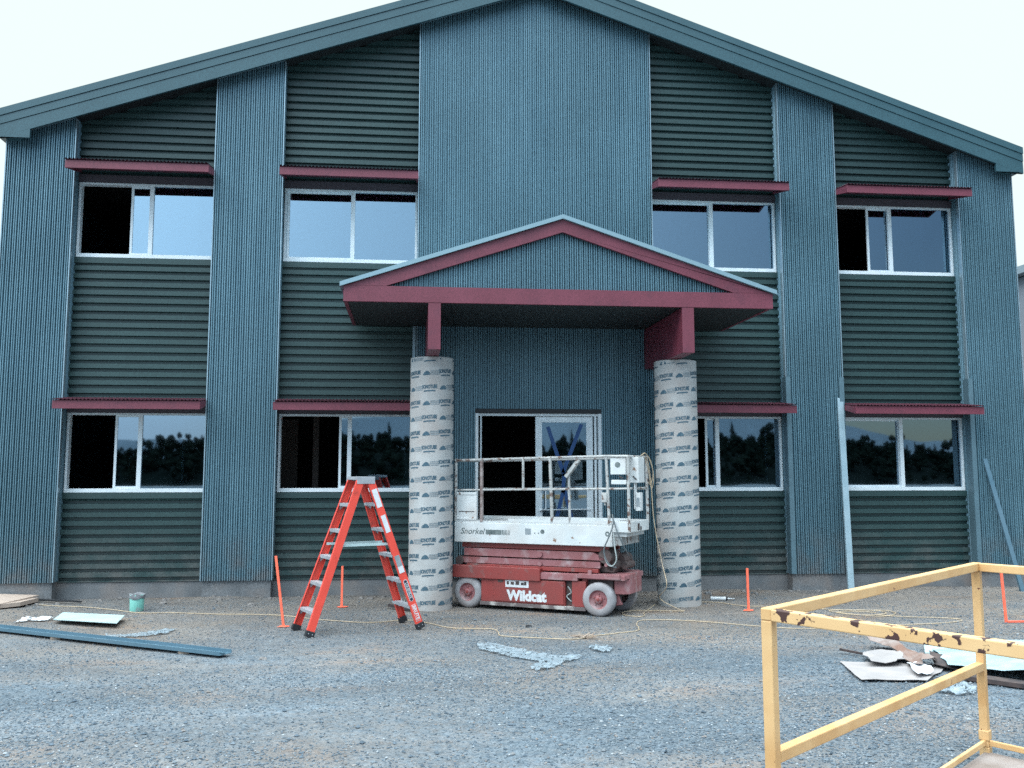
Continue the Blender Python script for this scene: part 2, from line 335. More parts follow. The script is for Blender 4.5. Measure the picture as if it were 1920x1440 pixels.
# ------------------------------------------------------------------ building
XC = 1.745; BD = .213; SB = .26
bld = thing('building', 'two storey gabled metal clad building with blue grey pilasters and green bays', 'building', (XC, 0, 0))
def zf(x): return 8.97-.34*abs(x-XC)
def zt(x): return 9.385-.34*abs(x-XC)
PIL = [(XC-7.56, XC-6.65), (XC-4.68, XC-3.74), (XC-1.745, XC+1.74), (XC+3.78, XC+4.645), (XC+6.68, XC+7.56)]
PR = .067; prof = [(0, 0), (.10, .0), (.20, 1), (.40, 1), (.47, .25), (.56, .25), (.63, 1), (.83, 1), (.93, 0)]
def corr_front(mb, x0, x1, zb, ztf, y, amp=.040, pitch=PR, holes=()):
    k = 0; pts = []
    n = max(1, round((x1-x0)/pitch)); p = (x1-x0)/n
    for i in range(n):
        for u, a in prof: pts.append((x0+(i+u)*p, y-amp*a))
    pts.append((x1, y))
    for (xa, ya), (xb, yb) in zip(pts, pts[1:]):
        xm = (xa+xb)/2; segs = [(zb, None)]
        cuts = [(h[2], h[3]) for h in holes if h[0] < xm < h[1]]
        if cuts:
            c = cuts[0]; rng = []
            if c[0] > zb+.01: rng.append((zb, zb, c[0], c[0]))
            rng.append((c[1], c[1], ztf(xa), ztf(xb)))
        else: rng = [(zb, zb, ztf(xa), ztf(xb))]
        for za, zb_, zc, zd in rng: mb.add([(xa,ya,za),(xb,yb,zb_),(xb,yb,zd),(xa,ya,zc)], [(0,1,2,3)])
def corr_side(mb, x, y0, y1, zb, ztv, amp, n=3):
    pts = []; p = (y1-y0)/n
    for i in range(n):
        for u, a in prof: pts.append((x+amp*a, y0+(i+u)*p))
    pts.append((x, y1))
    for (xa, ya), (xb, yb) in zip(pts, pts[1:]): mb.add([(xa,ya,zb),(xb,yb,zb),(xb,yb,ztv),(xa,ya,ztv)], [(0,1,2,3)])
DOOR = (.838, 2.69, SB, 2.665)
for i, (a, b) in enumerate(PIL):
    mb = MB(); corr_front(mb, a, b, SB, lambda x: zf(x)+.10, 0, holes=[DOOR] if i == 2 else ())
    if i > 0: corr_side(mb, a, 0, BD+.05, SB, zf(a)+.1, -.012)
    if i < 4: corr_side(mb, b, 0, BD+.05, SB, zf(b)+.1, .012)
    o = mb.obj('pilaster', 'clad', bld)
    tr = MB()   # bright folded corner trims
    for x, sg in ((a, -1), (b, 1)):
        top = zf(x)+.08
        tr.box(x-.007+sg*.012, x+.007+sg*.012, -.042, .03, SB+.002, top)
    tr.obj('corner_trim', 'trim', o)
    if i < 3:
        x1_ = min(b, XC); tf = MB(); tf.prism([(a, zf(a)+.074), (x1_, zf(x1_)+.074), (x1_, zf(x1_)+.090), (a, zf(a)+.090)], 'y', -.052, -.044); tf.obj('top_trim', 'trim', o)
    if i >= 2:
        wd = MB()
        lows = [(a, -1)] if i != 3 else [(a, -1), (b, 1)]
        if i != 2:
            for x, sg in lows:
                x0, x1 = (x-.022, x+.05) if sg < 0 else (x-.05, x+.022)
                wd.box(x0, x1, -.052, -.0435, SB+.004, 3.17); wd.box(x+sg*.022-.003, x+sg*.022+.003, -.0435, .09, SB+.004, 3.17)
            wd.obj('corner_flashing', 'flash', o)
# bays
BAYS = [(PIL[i][1], PIL[i+1][0]) for i in range(4)]
HP = .1175
def corr_h(mb, x0, x1, z0, z1, y, clip=None):
    z = z0; hp = [(0, 0), (.33, 0), (.40, 1), (.95, 1)]
    seq = []; k = 0
    while True:
        for u, a in hp:
            zz = z0+(k+u)*HP
            if zz > z1: break
            seq.append((zz, y+.004-.052*a))
        else: k += 1; continue
        break
    seq.append((z1, y-.004))
    for (za, ya), (zb, yb) in zip(seq, seq[1:]):
        xa0, xa1, xb0, xb1 = x0, x1, x0, x1
        if clip:
            if x1 < XC: xa0 = max(x0, XC-(clip-za)/.34); xb0 = max(x0, XC-(clip-zb)/.34)
            else: xa1 = min(x1, XC+(clip-za)/.34); xb1 = min(x1, XC+(clip-zb)/.34)
            if xa0 >= x1 or xa1 <= x0: break
            xb0 = min(xb0, x1); xb1 = max(xb1, x0)
        mb.add([(xa0,ya,za),(xa1,ya,za),(xb1,yb,zb),(xb0,yb,zb)], [(0,1,2,3)])
W1 = (1.469, 2.583); W2 = (4.814, 5.913)
LINT = .115
for i, (a, b) in enumerate(BAYS):
    for z0, z1, clip in ((SB, W1[0]-.085, None), (W1[1]+LINT, W2[0]-.085, None), (W2[1]+LINT, 9.2, 9.12)):
        mb = MB(); corr_h(mb, a-.03, b+.03, z0, z1, BD, clip); o = mb.obj('wall_panel', 'green', bld)
    for z in (W1[0], W2[0]): sl = MB(); sl.box(a, b, BD-.046, BD+.08, z-.085, z-.004); sl.obj('sill_flashing', 'green', bld)
    for z in (W1[1], W2[1]): li = MB(); li.box(a+.012, b-.012, BD-.05, BD+.09, z+.003, z+LINT); li.obj('lintel', 'lintel', bld)
    sf = MB(); sf.box(a-.0, b+.0, BD-.03, BD+.02, SB-.02, SB-.002); sf.obj('base_flashing', 'green', bld)
# windows
def window(i, lvl, spec):
    a, b = BAYS[i]; z0, z1 = (W1, W2)[lvl]; x0, x1 = a+.022, b-.022; y = BD-.008
    fr = MB(); fr.box(x0, x1, y-.03, y+.08, z0, z0+.055); fr.box(x0, x0+.035, y-.028, y+.08, z0+.055, z1-.03)
    fr.box(x1-.035, x1, y-.028, y+.08, z0+.055, z1-.03); fr.box(x0, x1, y-.028, y+.08, z1-.03, z1)
    fo = fr.obj('window', 'white', bld, bevel=.003)
    mid = spec['mid']; zA, zB = z0+.055, z1-.03
    mu = MB(); mu.box(mid-.03, mid+.03, y-.018, y+.028, zA, zB); mu.obj('mullion', 'white', fo, bevel=.002)
    gl = MB(); fx = spec.get('fixed', 'r')
    fa, fb = (mid+.03, x1-.035) if fx == 'r' else (x0+.035, mid-.03)
    gl.box(fa, fb, y+.004, y+.009, zA, zB); gl.obj('pane', 'glass', fo)
    st = spec.get('stile')
    wdt = (mid-.03-(x0+.035)) if fx == 'r' else (x1-.035-(mid+.03))
    if st is None: sa, sb = (x0+.038, mid) if fx == 'r' else (mid, x1-.038)
    else: sa = st; sb = st+wdt+.03
    s = MB(); Y0, Y1 = y+.032, y+.058
    s.box(sa, sa+.034, Y0, Y1, zA, zB); s.box(sb-.034, sb, Y0, Y1, zA, zB); s.box(sa+.034, sb-.034, Y0+.001, Y1-.001, zA, zA+.03); s.box(sa+.034, sb-.034, Y0+.001, Y1-.001, zB-.025, zB)
    s.obj('sash', 'white', fo)
    g2 = MB(); g2.box(sa+.034, sb-.034, y+.043, y+.048, zA+.03, zB-.025); g2.obj('pane', 'glass', fo)
window(0, 1, dict(mid=-3.865, stile=-4.165)); window(1, 1, dict(mid=-.975)); window(2, 1, dict(mid=4.486)); window(3, 1, dict(mid=7.38, stile=7.02))
window(0, 0, dict(mid=-3.888, stile=-4.245)); window(1, 0, dict(mid=-.965, stile=-1.118)); window(2, 0, dict(mid=4.503, stile=4.33)); window(3, 0, dict(mid=7.411))
# awnings over the windows
def awning(i, lvl):
    a, b = BAYS[i]; z = (2.603, 5.938)[lvl]; rise = .07; x0, x1 = a+.018, b-.018; yf, yb = -.42, BD-.035
    aw = MB(); n = int((x1-x0)/.05); 
    for k in range(n*4):
        u0, u1 = x0+(x1-x0)*k/(n*4), x0+(x1-x0)*(k+1)/(n*4); h = [0, .014, .014, 0]; ha, hb = h[k % 4], h[(k+1) % 4]
        aw.add([(u0,yf-.03,z+.118+ha),(u1,yf-.03,z+.118+hb),(u1,yb,z+.118+rise+hb),(u0,yb,z+.118+rise+ha)], [(0,1,2,3)])
    o = aw.obj('awning', 'maroond', bld)
    f = MB(); f.box(x0, x1, yf, yf+.03, z, z+.112); f.obj('front_channel', 'maroon', o, bevel=.003)
    for x in (x0, x1-.03):
        s = MB(); s.prism([(yf+.03, z+.002), (yb, z+.075+rise*.6), (yb, z+.11+rise), (yf+.03, z+.11)], 'x', x, x+.03); s.obj('side_bracket', 'maroon', o)
    for q in (-.25, -.05): r = MB(); r.box(x0+.03, x1-.03, q, q+.04, z+.06+(q+.42)*.11, z+.108+(q+.42)*.11); r.obj('purlin', 'maroond', o)
for i in range(4):
    for l in (0, 1): awning(i, l)
# plinth
pl = MB()
for a, b in PIL:
    pl.box(a+.005, b-.005, .004, .2, -.3, SB-.003)
pl.box(PIL[0][0]+.02, PIL[4][1]-.02, .2005, .5, -.3, SB-.006)
pl.obj('plinth', 'concrete', bld)
# roof, fascia, soffit
XL, XR = XC-7.63, XC+7.63
def gable(off_t, off_b, x0=XL, x1=XR): return [(x0, zt(x0)-off_t), (XC, zt(XC)-off_t), (x1, zt(x1)-off_t), (x1, zt(x1)-off_b), (XC, zt(XC)-off_b), (x0, zt(x0)-off_b)]
def gprism(mb, off_t, off_b, y0, y1):
    P = gable(off_t, off_b); mb.prism([P[0], P[1], P[4], P[5]], 'y', y0, y1); mb.prism([P[1], P[2], P[3], P[4]], 'y', y0, y1)
ro = MB(); gprism(ro, .012, .20, -.215, 20.5); rf = ro.obj('roof', 'roofm', bld)
fa = MB(); gprism(fa, 0, .105, -.285, -.222); gprism(fa, .112, .225, -.272, -.222); gprism(fa, .232, .415, -.262, -.222)
for s in (-1, 1):
    e = XC+s*7.63; i7 = XC+s*7.18
    P = [(e, zt(e)-.416), (i7, zf(i7)-.001), (i7, 6.40), (e, 6.40)]
    fa.prism(P if s > 0 else P[::-1], 'y', -.2615, -.222)
fa.obj('fascia', 'fascia', rf)
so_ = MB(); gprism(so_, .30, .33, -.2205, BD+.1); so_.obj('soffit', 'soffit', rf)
gt = MB()
for s in (-1, 1):
    e = XC+s*7.63; gt.box(min(e, e-s*.09), max(e, e-s*.09), -.2205, 20.4, 6.42, 6.56)
    gt.box(min(e-s*.09, e-s*.30), max(e-s*.09, e-s*.30), -.2205, 20.4, 6.425, 6.44)
gt.obj('gutter', 'fascia', rf)
# side and back walls and rooms behind the glass
sw = MB(); sw.box(PIL[0][0], PIL[0][0]+.1, .05, 20, SB, 6.6); sw.box(PIL[4][1]-.1, PIL[4][1], .05, 20, SB, 6.6); sw.box(PIL[0][0]+.1, PIL[4][1]-.1, 19.9, 20, SB, 6.6)
sw.obj('wall', 'clad', bld)
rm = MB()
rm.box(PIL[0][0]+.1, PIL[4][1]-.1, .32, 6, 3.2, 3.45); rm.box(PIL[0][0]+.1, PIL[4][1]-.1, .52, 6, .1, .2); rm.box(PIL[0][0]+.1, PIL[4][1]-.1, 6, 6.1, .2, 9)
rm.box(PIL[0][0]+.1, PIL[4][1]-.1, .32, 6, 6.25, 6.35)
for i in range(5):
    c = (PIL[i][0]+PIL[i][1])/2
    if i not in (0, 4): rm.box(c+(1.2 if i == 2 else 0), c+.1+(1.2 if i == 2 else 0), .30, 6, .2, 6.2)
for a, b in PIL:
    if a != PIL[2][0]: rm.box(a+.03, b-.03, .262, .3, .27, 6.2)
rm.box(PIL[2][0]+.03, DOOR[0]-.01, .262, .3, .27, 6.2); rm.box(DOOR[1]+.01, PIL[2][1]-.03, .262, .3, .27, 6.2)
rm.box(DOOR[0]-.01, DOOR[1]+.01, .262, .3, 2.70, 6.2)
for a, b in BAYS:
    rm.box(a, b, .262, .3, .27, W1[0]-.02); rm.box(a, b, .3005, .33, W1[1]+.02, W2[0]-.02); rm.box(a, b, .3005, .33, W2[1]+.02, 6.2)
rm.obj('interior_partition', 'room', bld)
for x in (-2.35, -1.62, 6.9, 7.2, 7.75, 8.0, 8.25): stn = MB(); stn.box(x, x+.09, 1.6, 1.69, .2, 3.2); stn.obj('interior_stud', 'roomw', bld)
for a, b in ((7.5, 8.3), (-2.3, -1.9)): stn = MB(); stn.box(a, b, 2.0, 2.03, .2, 2.6); stn.obj('interior_board', 'roomw', bld)
# door
do = MB(); x0, x1, z0, z1 = DOOR
do.box(x0, x0+.045, -.03, .12, z0, 2.60); do.box(x1-.045, x1, -.03, .12, z0, 2.60)
do.box(x0+.045, x1-.045, .01, .12, 2.565, 2.60)
do.box(x0+.075, x0+.10, .03, .09, z0, 2.565); do.box(x1-.095, x1-.065, .03, .09, z0, 2.565); do.box(x1-.135, x1-.118, .05, .09, z0, 2.565)
dO = do.obj('door', 'white', bld, bevel=.002)
hd = MB(); hd.box(x0-.01, x1+.01, -.035, .12, 2.603, 2.662); hd.obj('door_header', 'black', dO)
lf = MB(); a, b = 1.727, 2.575; Y0, Y1 = .055, .10
lf.box(a, a+.095, Y0, Y1, .30, 2.56); lf.box(b-.095, b, Y0, Y1, .30, 2.56); lf.box(a+.095, b-.095, Y0, Y1, 2.475, 2.56); lf.box(a+.095, b-.095, Y0, Y1, .30, .42)
lO = lf.obj('sliding_leaf', 'white', dO, bevel=.002)
pg = MB(); pg.box(a+.095, b-.095, .075, .081, .42, 2.475); pg.obj('glass_pane', 'glass', dO)
hn = MB(); hn.tube([(1.79, .055, 1.50), (1.79, .02, 1.50), (1.865, .0, 1.48), (1.865, .0, 1.22), (1.77, .0, 1.20)], .009, 6); hn.tube([(1.77, .03, 1.205), (2.53, .03, 1.215)], .008, 6)
hn.obj('handle', 'white', dO)
tp = MB()
for p, q in (((1.91,2.41),(2.15,1.70)), ((2.41,2.45),(2.13,1.74)), ((2.15,1.73),(2.13,1.45)), ((2.14,1.5),(2.0,.95)), ((2.15,1.5),(2.29,.95))):
    tp.bar((p[0], .072, p[1]), (q[0], .072, q[1]), .055, .003, side=(1, 0, 0))
tp.obj('tape', 'blue', dO)
# canopy
CXc, HW, YF = 1.808, 2.745, -2.05
def ct(x): return 4.955-.3325*abs(x-CXc)
cr = MB()
for s in (-1, 1):
    e = CXc+s*(HW+.045); P = [(CXc, 5.012), (e, 5.012-.3325*(HW+.045)), (e, 4.958-.3325*(HW+.045)), (CXc, 4.958)]
    cr.prism(P if s < 0 else P[::-1], 'y', YF-.045, .0)
cO = cr.obj('canopy', 'cano', bld)
L_, R_ = CXc-HW, CXc+HW
bb = MB()
for s in (-1, 1):
    e = CXc+s*HW; q = CXc+s*2.225
    P = [(CXc, 4.953), (e, ct(e)-.002), (e, 4.0505), (q, 4.0505), (CXc, 4.79)]
    bb.prism(P if s > 0 else P[::-1], 'y', YF, YF+.05)
bb.obj('bargeboard', 'maroon', cO)
ch = MB(); ch.box(L_, R_, YF, YF+.05, 3.85, 4.048)
for x in (L_, R_-.05): ch.box(x, x+.05, YF+.052, -.03, 3.852, 4.045)
ch.obj('fascia_board', 'maroon', cO)
gp = MB(); corr_front(gp, L_+.12, R_-.12, 4.03, lambda x: ct(x)-.03, YF+.115, amp=.042, pitch=.062); gp.obj('gable_panel', 'clad', cO)
cs = MB(); cs.box(L_+.002, R_-.002, YF+.052, -.022, 3.856, 3.90)
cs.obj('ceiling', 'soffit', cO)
for x in (.11, 3.347):
    bm = MB(); bm.box(x, x+.156, YF+.004, -.024, 3.262, 3.848); bm.obj('beam', 'maroon', cO, bevel=.004)
sheet_edge = MB(); sheet_edge.box(-.075, -.035, -.06, -.025, SB, 3.85); sheet_edge.obj('downpipe', 'trim', bld)

# ------------------------------------------------------------------ cardboard columns
GS = text_geo('SONOTUBE', .066, .0032, 0, .58)
def column(cx, cy, label, seed, shift, slope, grp=None):
    r = .287; rr = random.Random(seed)
    t = thing('round_column', label, 'column', (cx, cy, 0))
    b = MB(); N = 48; n2 = 14
    prof_ = [(.0, 3.258), (r-.012, 3.258), (r, 3.25)]+[(r+.0012*math.sin(k*1.9+seed), 3.25-(3.27)*k/n2) for k in range(1, n2+1)]
    b.lathe([(max(a, .001), z) for a, z in prof_], (0,0,0), 'z', N); b.obj('cardboard_tube', 'card', t, smooth=True, local=True)
    ink = MB(); fnt = MB(); ro = r+.0028
    def put(mb, vs, fs, th, z):
        o = []
        for x, y in vs:
            ph = th+x/ro; zz = z+y+slope*(th*ro+x); o.append((ro*math.sin(ph), -ro*math.cos(ph), zz))
        if any(q[2] < .04 or q[2] > 3.24 for q in o): return
        mb.add(o, fs)
    def strip(w_, h_, x0=0., y0=0., bow=0):
        k = max(2, int(w_/.02)); vs = []; fs = []
        for i in range(k+1):
            u = i/k; x = x0-w_/2+w_*u; yy = y0-bow*(2*u-1)**2
            vs += [(x, yy-h_/2), (x, yy+h_/2)]
        for i in range(k): fs.append((2*i, 2*i+2, 2*i+3, 2*i+1))
        return vs, fs
    per = 2*math.pi/4; row = .197
    for j in range(-3, 22):
        th0 = shift+(per*.5 if j % 2 else 0)
        for q in range(4):
            th = th0+q*per; z = .1+j*row
            th = (th+math.pi) % (2*math.pi)-math.pi
            put(ink, GS[0], GS[1], th, z); v_, f_ = strip(.155, .017, 0, -.05, .004); put(ink, v_, f_, th, z)
            v_, f_ = strip(.012, .012, 0, -.07); put(fnt, v_, f_, th, z)
            for dx, hh in ((-.040, .020), (-.028, .036), (-.016, .044), (-.003, .052), (.010, .053), (.022, .048), (.034, .040), (.046, .022)):
                v_, f_ = strip(.0135, hh, .185+dx, -.02+hh/2-.02); put(ink, v_, f_, th, z)
            for l in range(3):
                v_, f_ = strip(.13-.02*(l == 2), .013, .305, .01-l*.022); put(fnt, v_, f_, th, z)
    ink.obj('printed_lettering', 'ink', t, local=True); fnt.obj('faint_lettering', 'inkf', t, local=True)
    cap = MB(); cap.lathe([(.001, 3.262), (.10, 3.262), (.12, 3.259)], (.0, -.05, 0), 'z', 14); cap.obj('grout_cap', 'mortar', t, local=True)
column(.187, -1.10, 'printed cardboard tube column left of the scissor lift behind the orange ladder', 3, -.14, .055)
column(3.507, -1.10, 'printed cardboard tube column right of the scissor lift with a cord beside it', 8, .05, .085)

# ------------------------------------------------------------------ scissor lift (local x along its length, y to the back)
LZ = R(-31.6)
lift = thing('scissor_lift', 'weathered red and white scissor lift parked between the two cardboard columns', 'scissor lift', (2.236, -2.125, 0), LZ)
def P(mb, name, mt, parent=lift, **k): return mb.obj(name, mt, parent, local=True, **k)
pf = MB(); pf.box(-2.03, .16, -.02, .75, .845, 1.10); pf.box(-2.02, .155, -.012, .74, 1.10, 1.115)
pO = P(pf, 'platform', 'liftw', bevel=.006)
k_ = MB(); k_.box(-1.25, .15, -.012, .012, 1.116, 1.155); k_.box(-2.02, -1.25, -.012, .006, 1.1155, 1.125); k_.box(-2.02, .15, .73, .742, 1.116, 1.155)
P(k_, 'toe_board', 'liftw', pO)
ex = MB(); ex.box(.162, .39, -.012, .74, 1.02, 1.15); ex.box(.162, .33, .03, .72, .965, 1.018); eO = P(ex, 'extension_deck', 'liftw', bevel=.005)
eb = MB(); eb.box(.162, .26, .04, .72, .86, .962); P(eb, 'end_bracket', 'rail')
jk = MB(); jk.box(.391, .40, .28, .33, 1.04, 1.12); jk.box(.391, .399, .38, .41, 1.03, 1.08); P(jk, 'latch', 'dark', eO)
# guard rails
def rail(pts, name='rail', r=.017, mt='rail'): 
    mb = MB(); mb.tube(pts, r, 8); return P(mb, name, mt, gO)
gm = MB(); gm.tube([(.12, .0, 1.11), (.09, 0, 1.93)], .019, 8); gO = P(gm, 'guardrail', 'rail')
rail([(-2.02, .0, 1.11), (-2.02, 0, 1.93)], 'post', .019)
rail([(-2.035, 0, 1.905), (-1.0, 0, 1.925), (.12, 0, 1.945)], 'top_rail')
rail([(-2.02, 0, 1.515), (-.6, 0, 1.535), (.13, 0, 1.545), (.375, 0, 1.55)], 'mid_rail', .013)
rail([(-2.02, .74, 1.905), (.36, .74, 1.94)], 'top_rail'); rail([(-2.02, .74, 1.52), (.36, .74, 1.54)], 'mid_rail', .013)
rail([(-2.02, 0, 1.905), (-2.02, .74, 1.905)], 'top_rail'); rail([(.375, -.0, 1.94), (.375, .74, 1.94)], 'top_rail'); rail([(.375, 0, 1.55), (.375, .74, 1.55)], 'mid_rail', .013)
rail([(.12, 0, 1.945), (.375, 0, 1.94)], 'top_rail')
rail([(-1.635, 0, 1.11), (-1.64, 0, 1.90)], 'post', .024, 'rust'); rail([(-1.04, 0, 1.53), (-1.04, 0, 1.92)], 'post')
rail([(-.64, 0, 1.13), (-.665, 0, 1.93)], 'post', .022); rail([(-.40, 0, 1.13), (-.41, 0, 1.74)], 'post', .018)
rail([(.375, 0, 1.02), (.37, 0, 1.93)], 'post', .02); rail([(.375, .74, 1.10), (.37, .74, 1.93)], 'post', .02); rail([(-2.02, .74, 1.10), (-2.02, .74, 1.90)], 'post', .018)
hm = MB(); hm.bar((-.44, -.01, 1.69), (-.27, -.01, 1.90), .07, .04, side=(0, 1, 0)); P(hm, 'gate_handle', 'rail', gO)
gt2 = MB(); gt2.box(-2.0, -1.705, -.012, .004, 1.13, 1.49); gt2.box(-2.0, -1.705, -.02, -.0125, 1.455, 1.49); gt2.box(-2.0, -1.705, -.02, -.0125, 1.13, 1.16)
gtO = P(gt2, 'gate_panel', 'liftw', bevel=.003)
st_ = MB(); st_.box(-1.97, -1.74, -.0165, -.0135, 1.235, 1.243); P(st_, 'scratch_line', 'dark', gtO)
# control box and papers
cb_ = MB(); cb_.box(.14, .34, -.0, .16, 1.72, 1.96); cb_.box(.345, .47, .10, .34, 1.62, 1.93); cb_.box(.15, .345, -.005, .08, 1.60, 1.655)
cbO = P(cb_, 'control_box', 'liftw', bevel=.006)
q_ = MB(); q_.lathe([(.001, 0), (.035, 0)], (.235, -.003, 1.84), 'y', 10); P(q_, 'oval_decal', 'decal', cbO)
sw_ = MB(); sw_.bar((.25, -.0, 1.70), (.31, -.02, 1.675), .012, .012); sw_.bar((.40, .09, 1.70), (.45, .07, 1.66), .012, .012); P(sw_, 'lever', 'dark', cbO)
lg = MB(); lg.box(.40, .415, .12, .2, 1.30, 1.62); lg.box(.42, .48, .12, .22, 1.28, 1.50); P(lg, 'document_box', 'liftw', bevel=.003)
lg2 = MB(); lg2.box(.43, .472, .117, .1195, 1.33, 1.44); P(lg2, 'blue_label', 'inkf')
sk = MB(); sk.box(.03, .10, -.03, .03, 1.38, 1.50); sk.box(.055, .08, -.01, .01, 1.345, 1.38); P(sk, 'outlet_box', 'rail', bevel=.005)
# hoses
hs = MB()
def arc(pts, n=8):
    pts = [Vector(p) for p in pts]; r = []
    for i in range(len(pts)-1):
        p0 = pts[max(i-1, 0)]; p1 = pts[i]; p2 = pts[i+1]; p3 = pts[min(i+2, len(pts)-1)]
        for k in range(n):
            t = k/n; r.append(.5*((2*p1)+(-p0+p2)*t+(2*p0-5*p1+4*p2-p3)*t*t+(-p0+3*p1-3*p2+p3)*t**3))
    return r+[pts[-1]]
hs.tube(arc([(.17, -.03, 1.24), (.19, -.06, 1.12), (.14, -.09, .96), (.08, -.09, .82), (.10, -.08, .70), (.16, -.06, .62), (.2, 0, .6)]), .009, 6)
hs.tube(arc([(.17, -.03, 1.22), (.22, -.05, 1.08), (.26, -.05, .98), (.31, .0, .84), (.33, .1, .74)]), .008, 6)
P(hs, 'hose', 'hose')
hs2 = MB(); hs2.tube(arc([(.19, -.05, 1.02), (.21, -.07, .85), (.23, -.07, .70), (.18, -.07, .625), (.12, -.07, .64), (.08, -.07, .72)]), .008, 6); P(hs2, 'hose', 'hosel')
# scissor stack
def arm(x0, x1, y0, z0, z1, mt, cut=0, nm='scissor_arm', th=.05):
    mb = MB(); mb.prism([(x0, z0), (x1-cut*0, z0), (x1, z0+(z1-z0)*.3), (x1-cut, z1), (x0, z1)], 'y', y0, y0+th); return P(mb, nm, mt, bevel=.004)
arm(-1.96, .07, .07, .775, .842, 'liftr'); arm(-1.92, .04, .05, .668, .765, 'dusty', .16); arm(-1.95, -.03, .065, .572, .652, 'dusty', .0); arm(-1.88, -.05, .05, .517, .566, 'liftr')
for z in (.53, .62, .72, .80): arm(-1.9, .02, .62, z-.035, z+.035, 'liftr')
pv = MB(); pv.lathe([(.001, -.012), (.035, -.012), (.04, 0), (.04, .02)], (-.83, .04, .715), 'y', 14); pv.lathe([(.001, -.012), (.028, -.012), (.03, .02)], (-.83, .05, .60), 'y', 14)
pv.lathe([(.001, -.01), (.02, -.01), (.022, .02)], (.06, .03, .62), 'y', 10)
P(pv, 'pivot_pin', 'dusty')
gj = MB(); 
for x, y, z, r_ in ((.04, .2, .72, .09), (.09, .3, .6, .07), (.12, .5, .66, .08), (-.02, .35, .66, .1), (.2, .45, .60, .05), (-1.99, .2, .60, .06)):
    gj.lathe([(.001, -.15), (r_, -.15), (r_, .15), (.001, .15)], (x, y, z), 'y', 14)
gj.box(-.1, .12, .15, .6, .52, .60); gj.box(-1.9, 0, .2, .55, .50, .82)
P(gj, 'lift_cylinder', 'grease', bevel=.006)
# chassis
cc = MB(); cc.box(-2.06, -.80, -.03, .12, .388, .548); cc.box(-2.03, -.82, .12, .75, .40, .52)
chO = P(cc, 'chassis', 'liftr', bevel=.008)
c2 = MB(); c2.box(-.82, .30, .02, .75, .44, .50); c2.box(-.80, -.30, -.01, .06, .415, .492); c2.box(-.17, -.12, .0, .03, .492, .55)
c2.prism([(-.30, -.01), (.24, -.01), (.32, .14), (.32, .62), (.24, .76), (-.30, .76)], 'z', .452, .508); P(c2, 'front_deck', 'dusty', chO, bevel=.005)
c3 = MB(); c3.prism([(.14, .10), (.26, .10), (.325, .16), (.325, .6), (.27, .66), (.2, .66)], 'z', .27, .4515); P(c3, 'front_bumper', 'dusty', chO, bevel=.005)
bd = MB(); bd.box(-1.645, -.475, .01, .74, .10, .40); bd.box(-.385, -.20, .01, .05, .10, .41); bd.box(-.475, -.385, .06, .7, .10, .40); bd.prism([(-.20, .10), (-.20, .44), (-.26, .44), (-.26, .10)], 'y', .05, .7)
P(bd, 'body', 'liftr', chO, bevel=.005)
inn = MB(); inn.box(-.478, -.382, .055, .0595, .11, .40); inn.box(-.26, .12, .1, .6, .2, .43); P(inn, 'machinery', 'dark', chO)
cbl = MB(); cbl.tube(arc([(-.45, .04, .34), (-.40, .03, .27), (-.46, .03, .22), (-.40, .03, .16)]), .007, 5); P(cbl, 'cable', 'hosel', chO)
dr = MB(); dr.box(-1.455, -.49, -.004, .008, .118, .392); dO2 = P(dr, 'battery_cover', 'liftr', chO, bevel=.003)
hl = MB(); hl.box(-1.40, -1.325, -.0065, -.0045, .352, .388); P(hl, 'hand_hole', 'dark', chO)
sk2 = MB(); sk2.box(-1.66, -.20, .0, .72, .055, .0995); P(sk2, 'skid_rail', 'skid', chO, bevel=.004)
bdg = MB(); bdg.box(-1.29, -.965, -.008, -.0045, .298, .385); bO = P(bdg, 'decal_plate', 'labelw', dO2)
tg = text_geo('HEMI', .045, .003); mm = MB()
for x, w_, h_ in ((-1.255, .03, .04), (-1.19, .045, .035), (-1.12, .05, .045), (-1.05, .04, .03), (-1.01, .03, .04)): mm.box(x-w_/2, x+w_/2, -.0105, -.0085, .33, .33+h_)
P(mm, 'worn_print', 'dark', dO2)
arch = MB(); k_a = []
for i in range(9): a_ = math.pi*i/8; k_a.append((-.03+.245*math.cos(a_), .20+.235*math.sin(a_)))
arch.prism(k_a+[(-.275, .12), (.215, .12)], 'y', .155, .16); P(arch, 'wheel_arch', 'dark', chO)
# wheels
def wheel(x, y, name='wheel', rz=0, flip=1):
    t = MB(); r_ = .205; w_ = .145
    t.lathe([(.115, 0), (.125, -.004), (.17, -.004), (.195, .012), (r_, .035), (r_, w_-.035), (.195, w_-.012), (.17, w_), (.115, w_)], (0, 0, 0), 'y', 40)
    o = t.obj('wheel', 'tyre', None, smooth=True); o.parent = lift; o.location = (x, y, r_+.0); o.rotation_euler = (0, 0, rz)
    if flip < 0: o.rotation_euler = (0, 0, rz+math.pi)
    c = MB(); c.lathe([(.118, .0), (.11, .006), (.095, .03), (.055, .032), (.045, .004), (.032, -.006), (.001, -.008)], (0, 0, 0), 'y', 28)
    for k in range(5):
        a = k*2*math.pi/5+.3; c.lathe([(.001, .015), (.009, .015), (.009, .03)], (.07*math.cos(a), 0, .07*math.sin(a)), 'y', 6)
    c.obj('rim', 'dusty', o, smooth=True)
    h = MB(); h.lathe([(.001, -.016), (.016, -.014), (.022, -.004)], (0, 0, 0), 'y', 14)
    for k in range(5): a = k*2*math.pi/5; h.lathe([(.001, -.004), (.007, -.003), (.008, .006)], (.045*math.cos(a), 0, .045*math.sin(a)), 'y', 6)
    h.obj('hub', 'liftr', o)
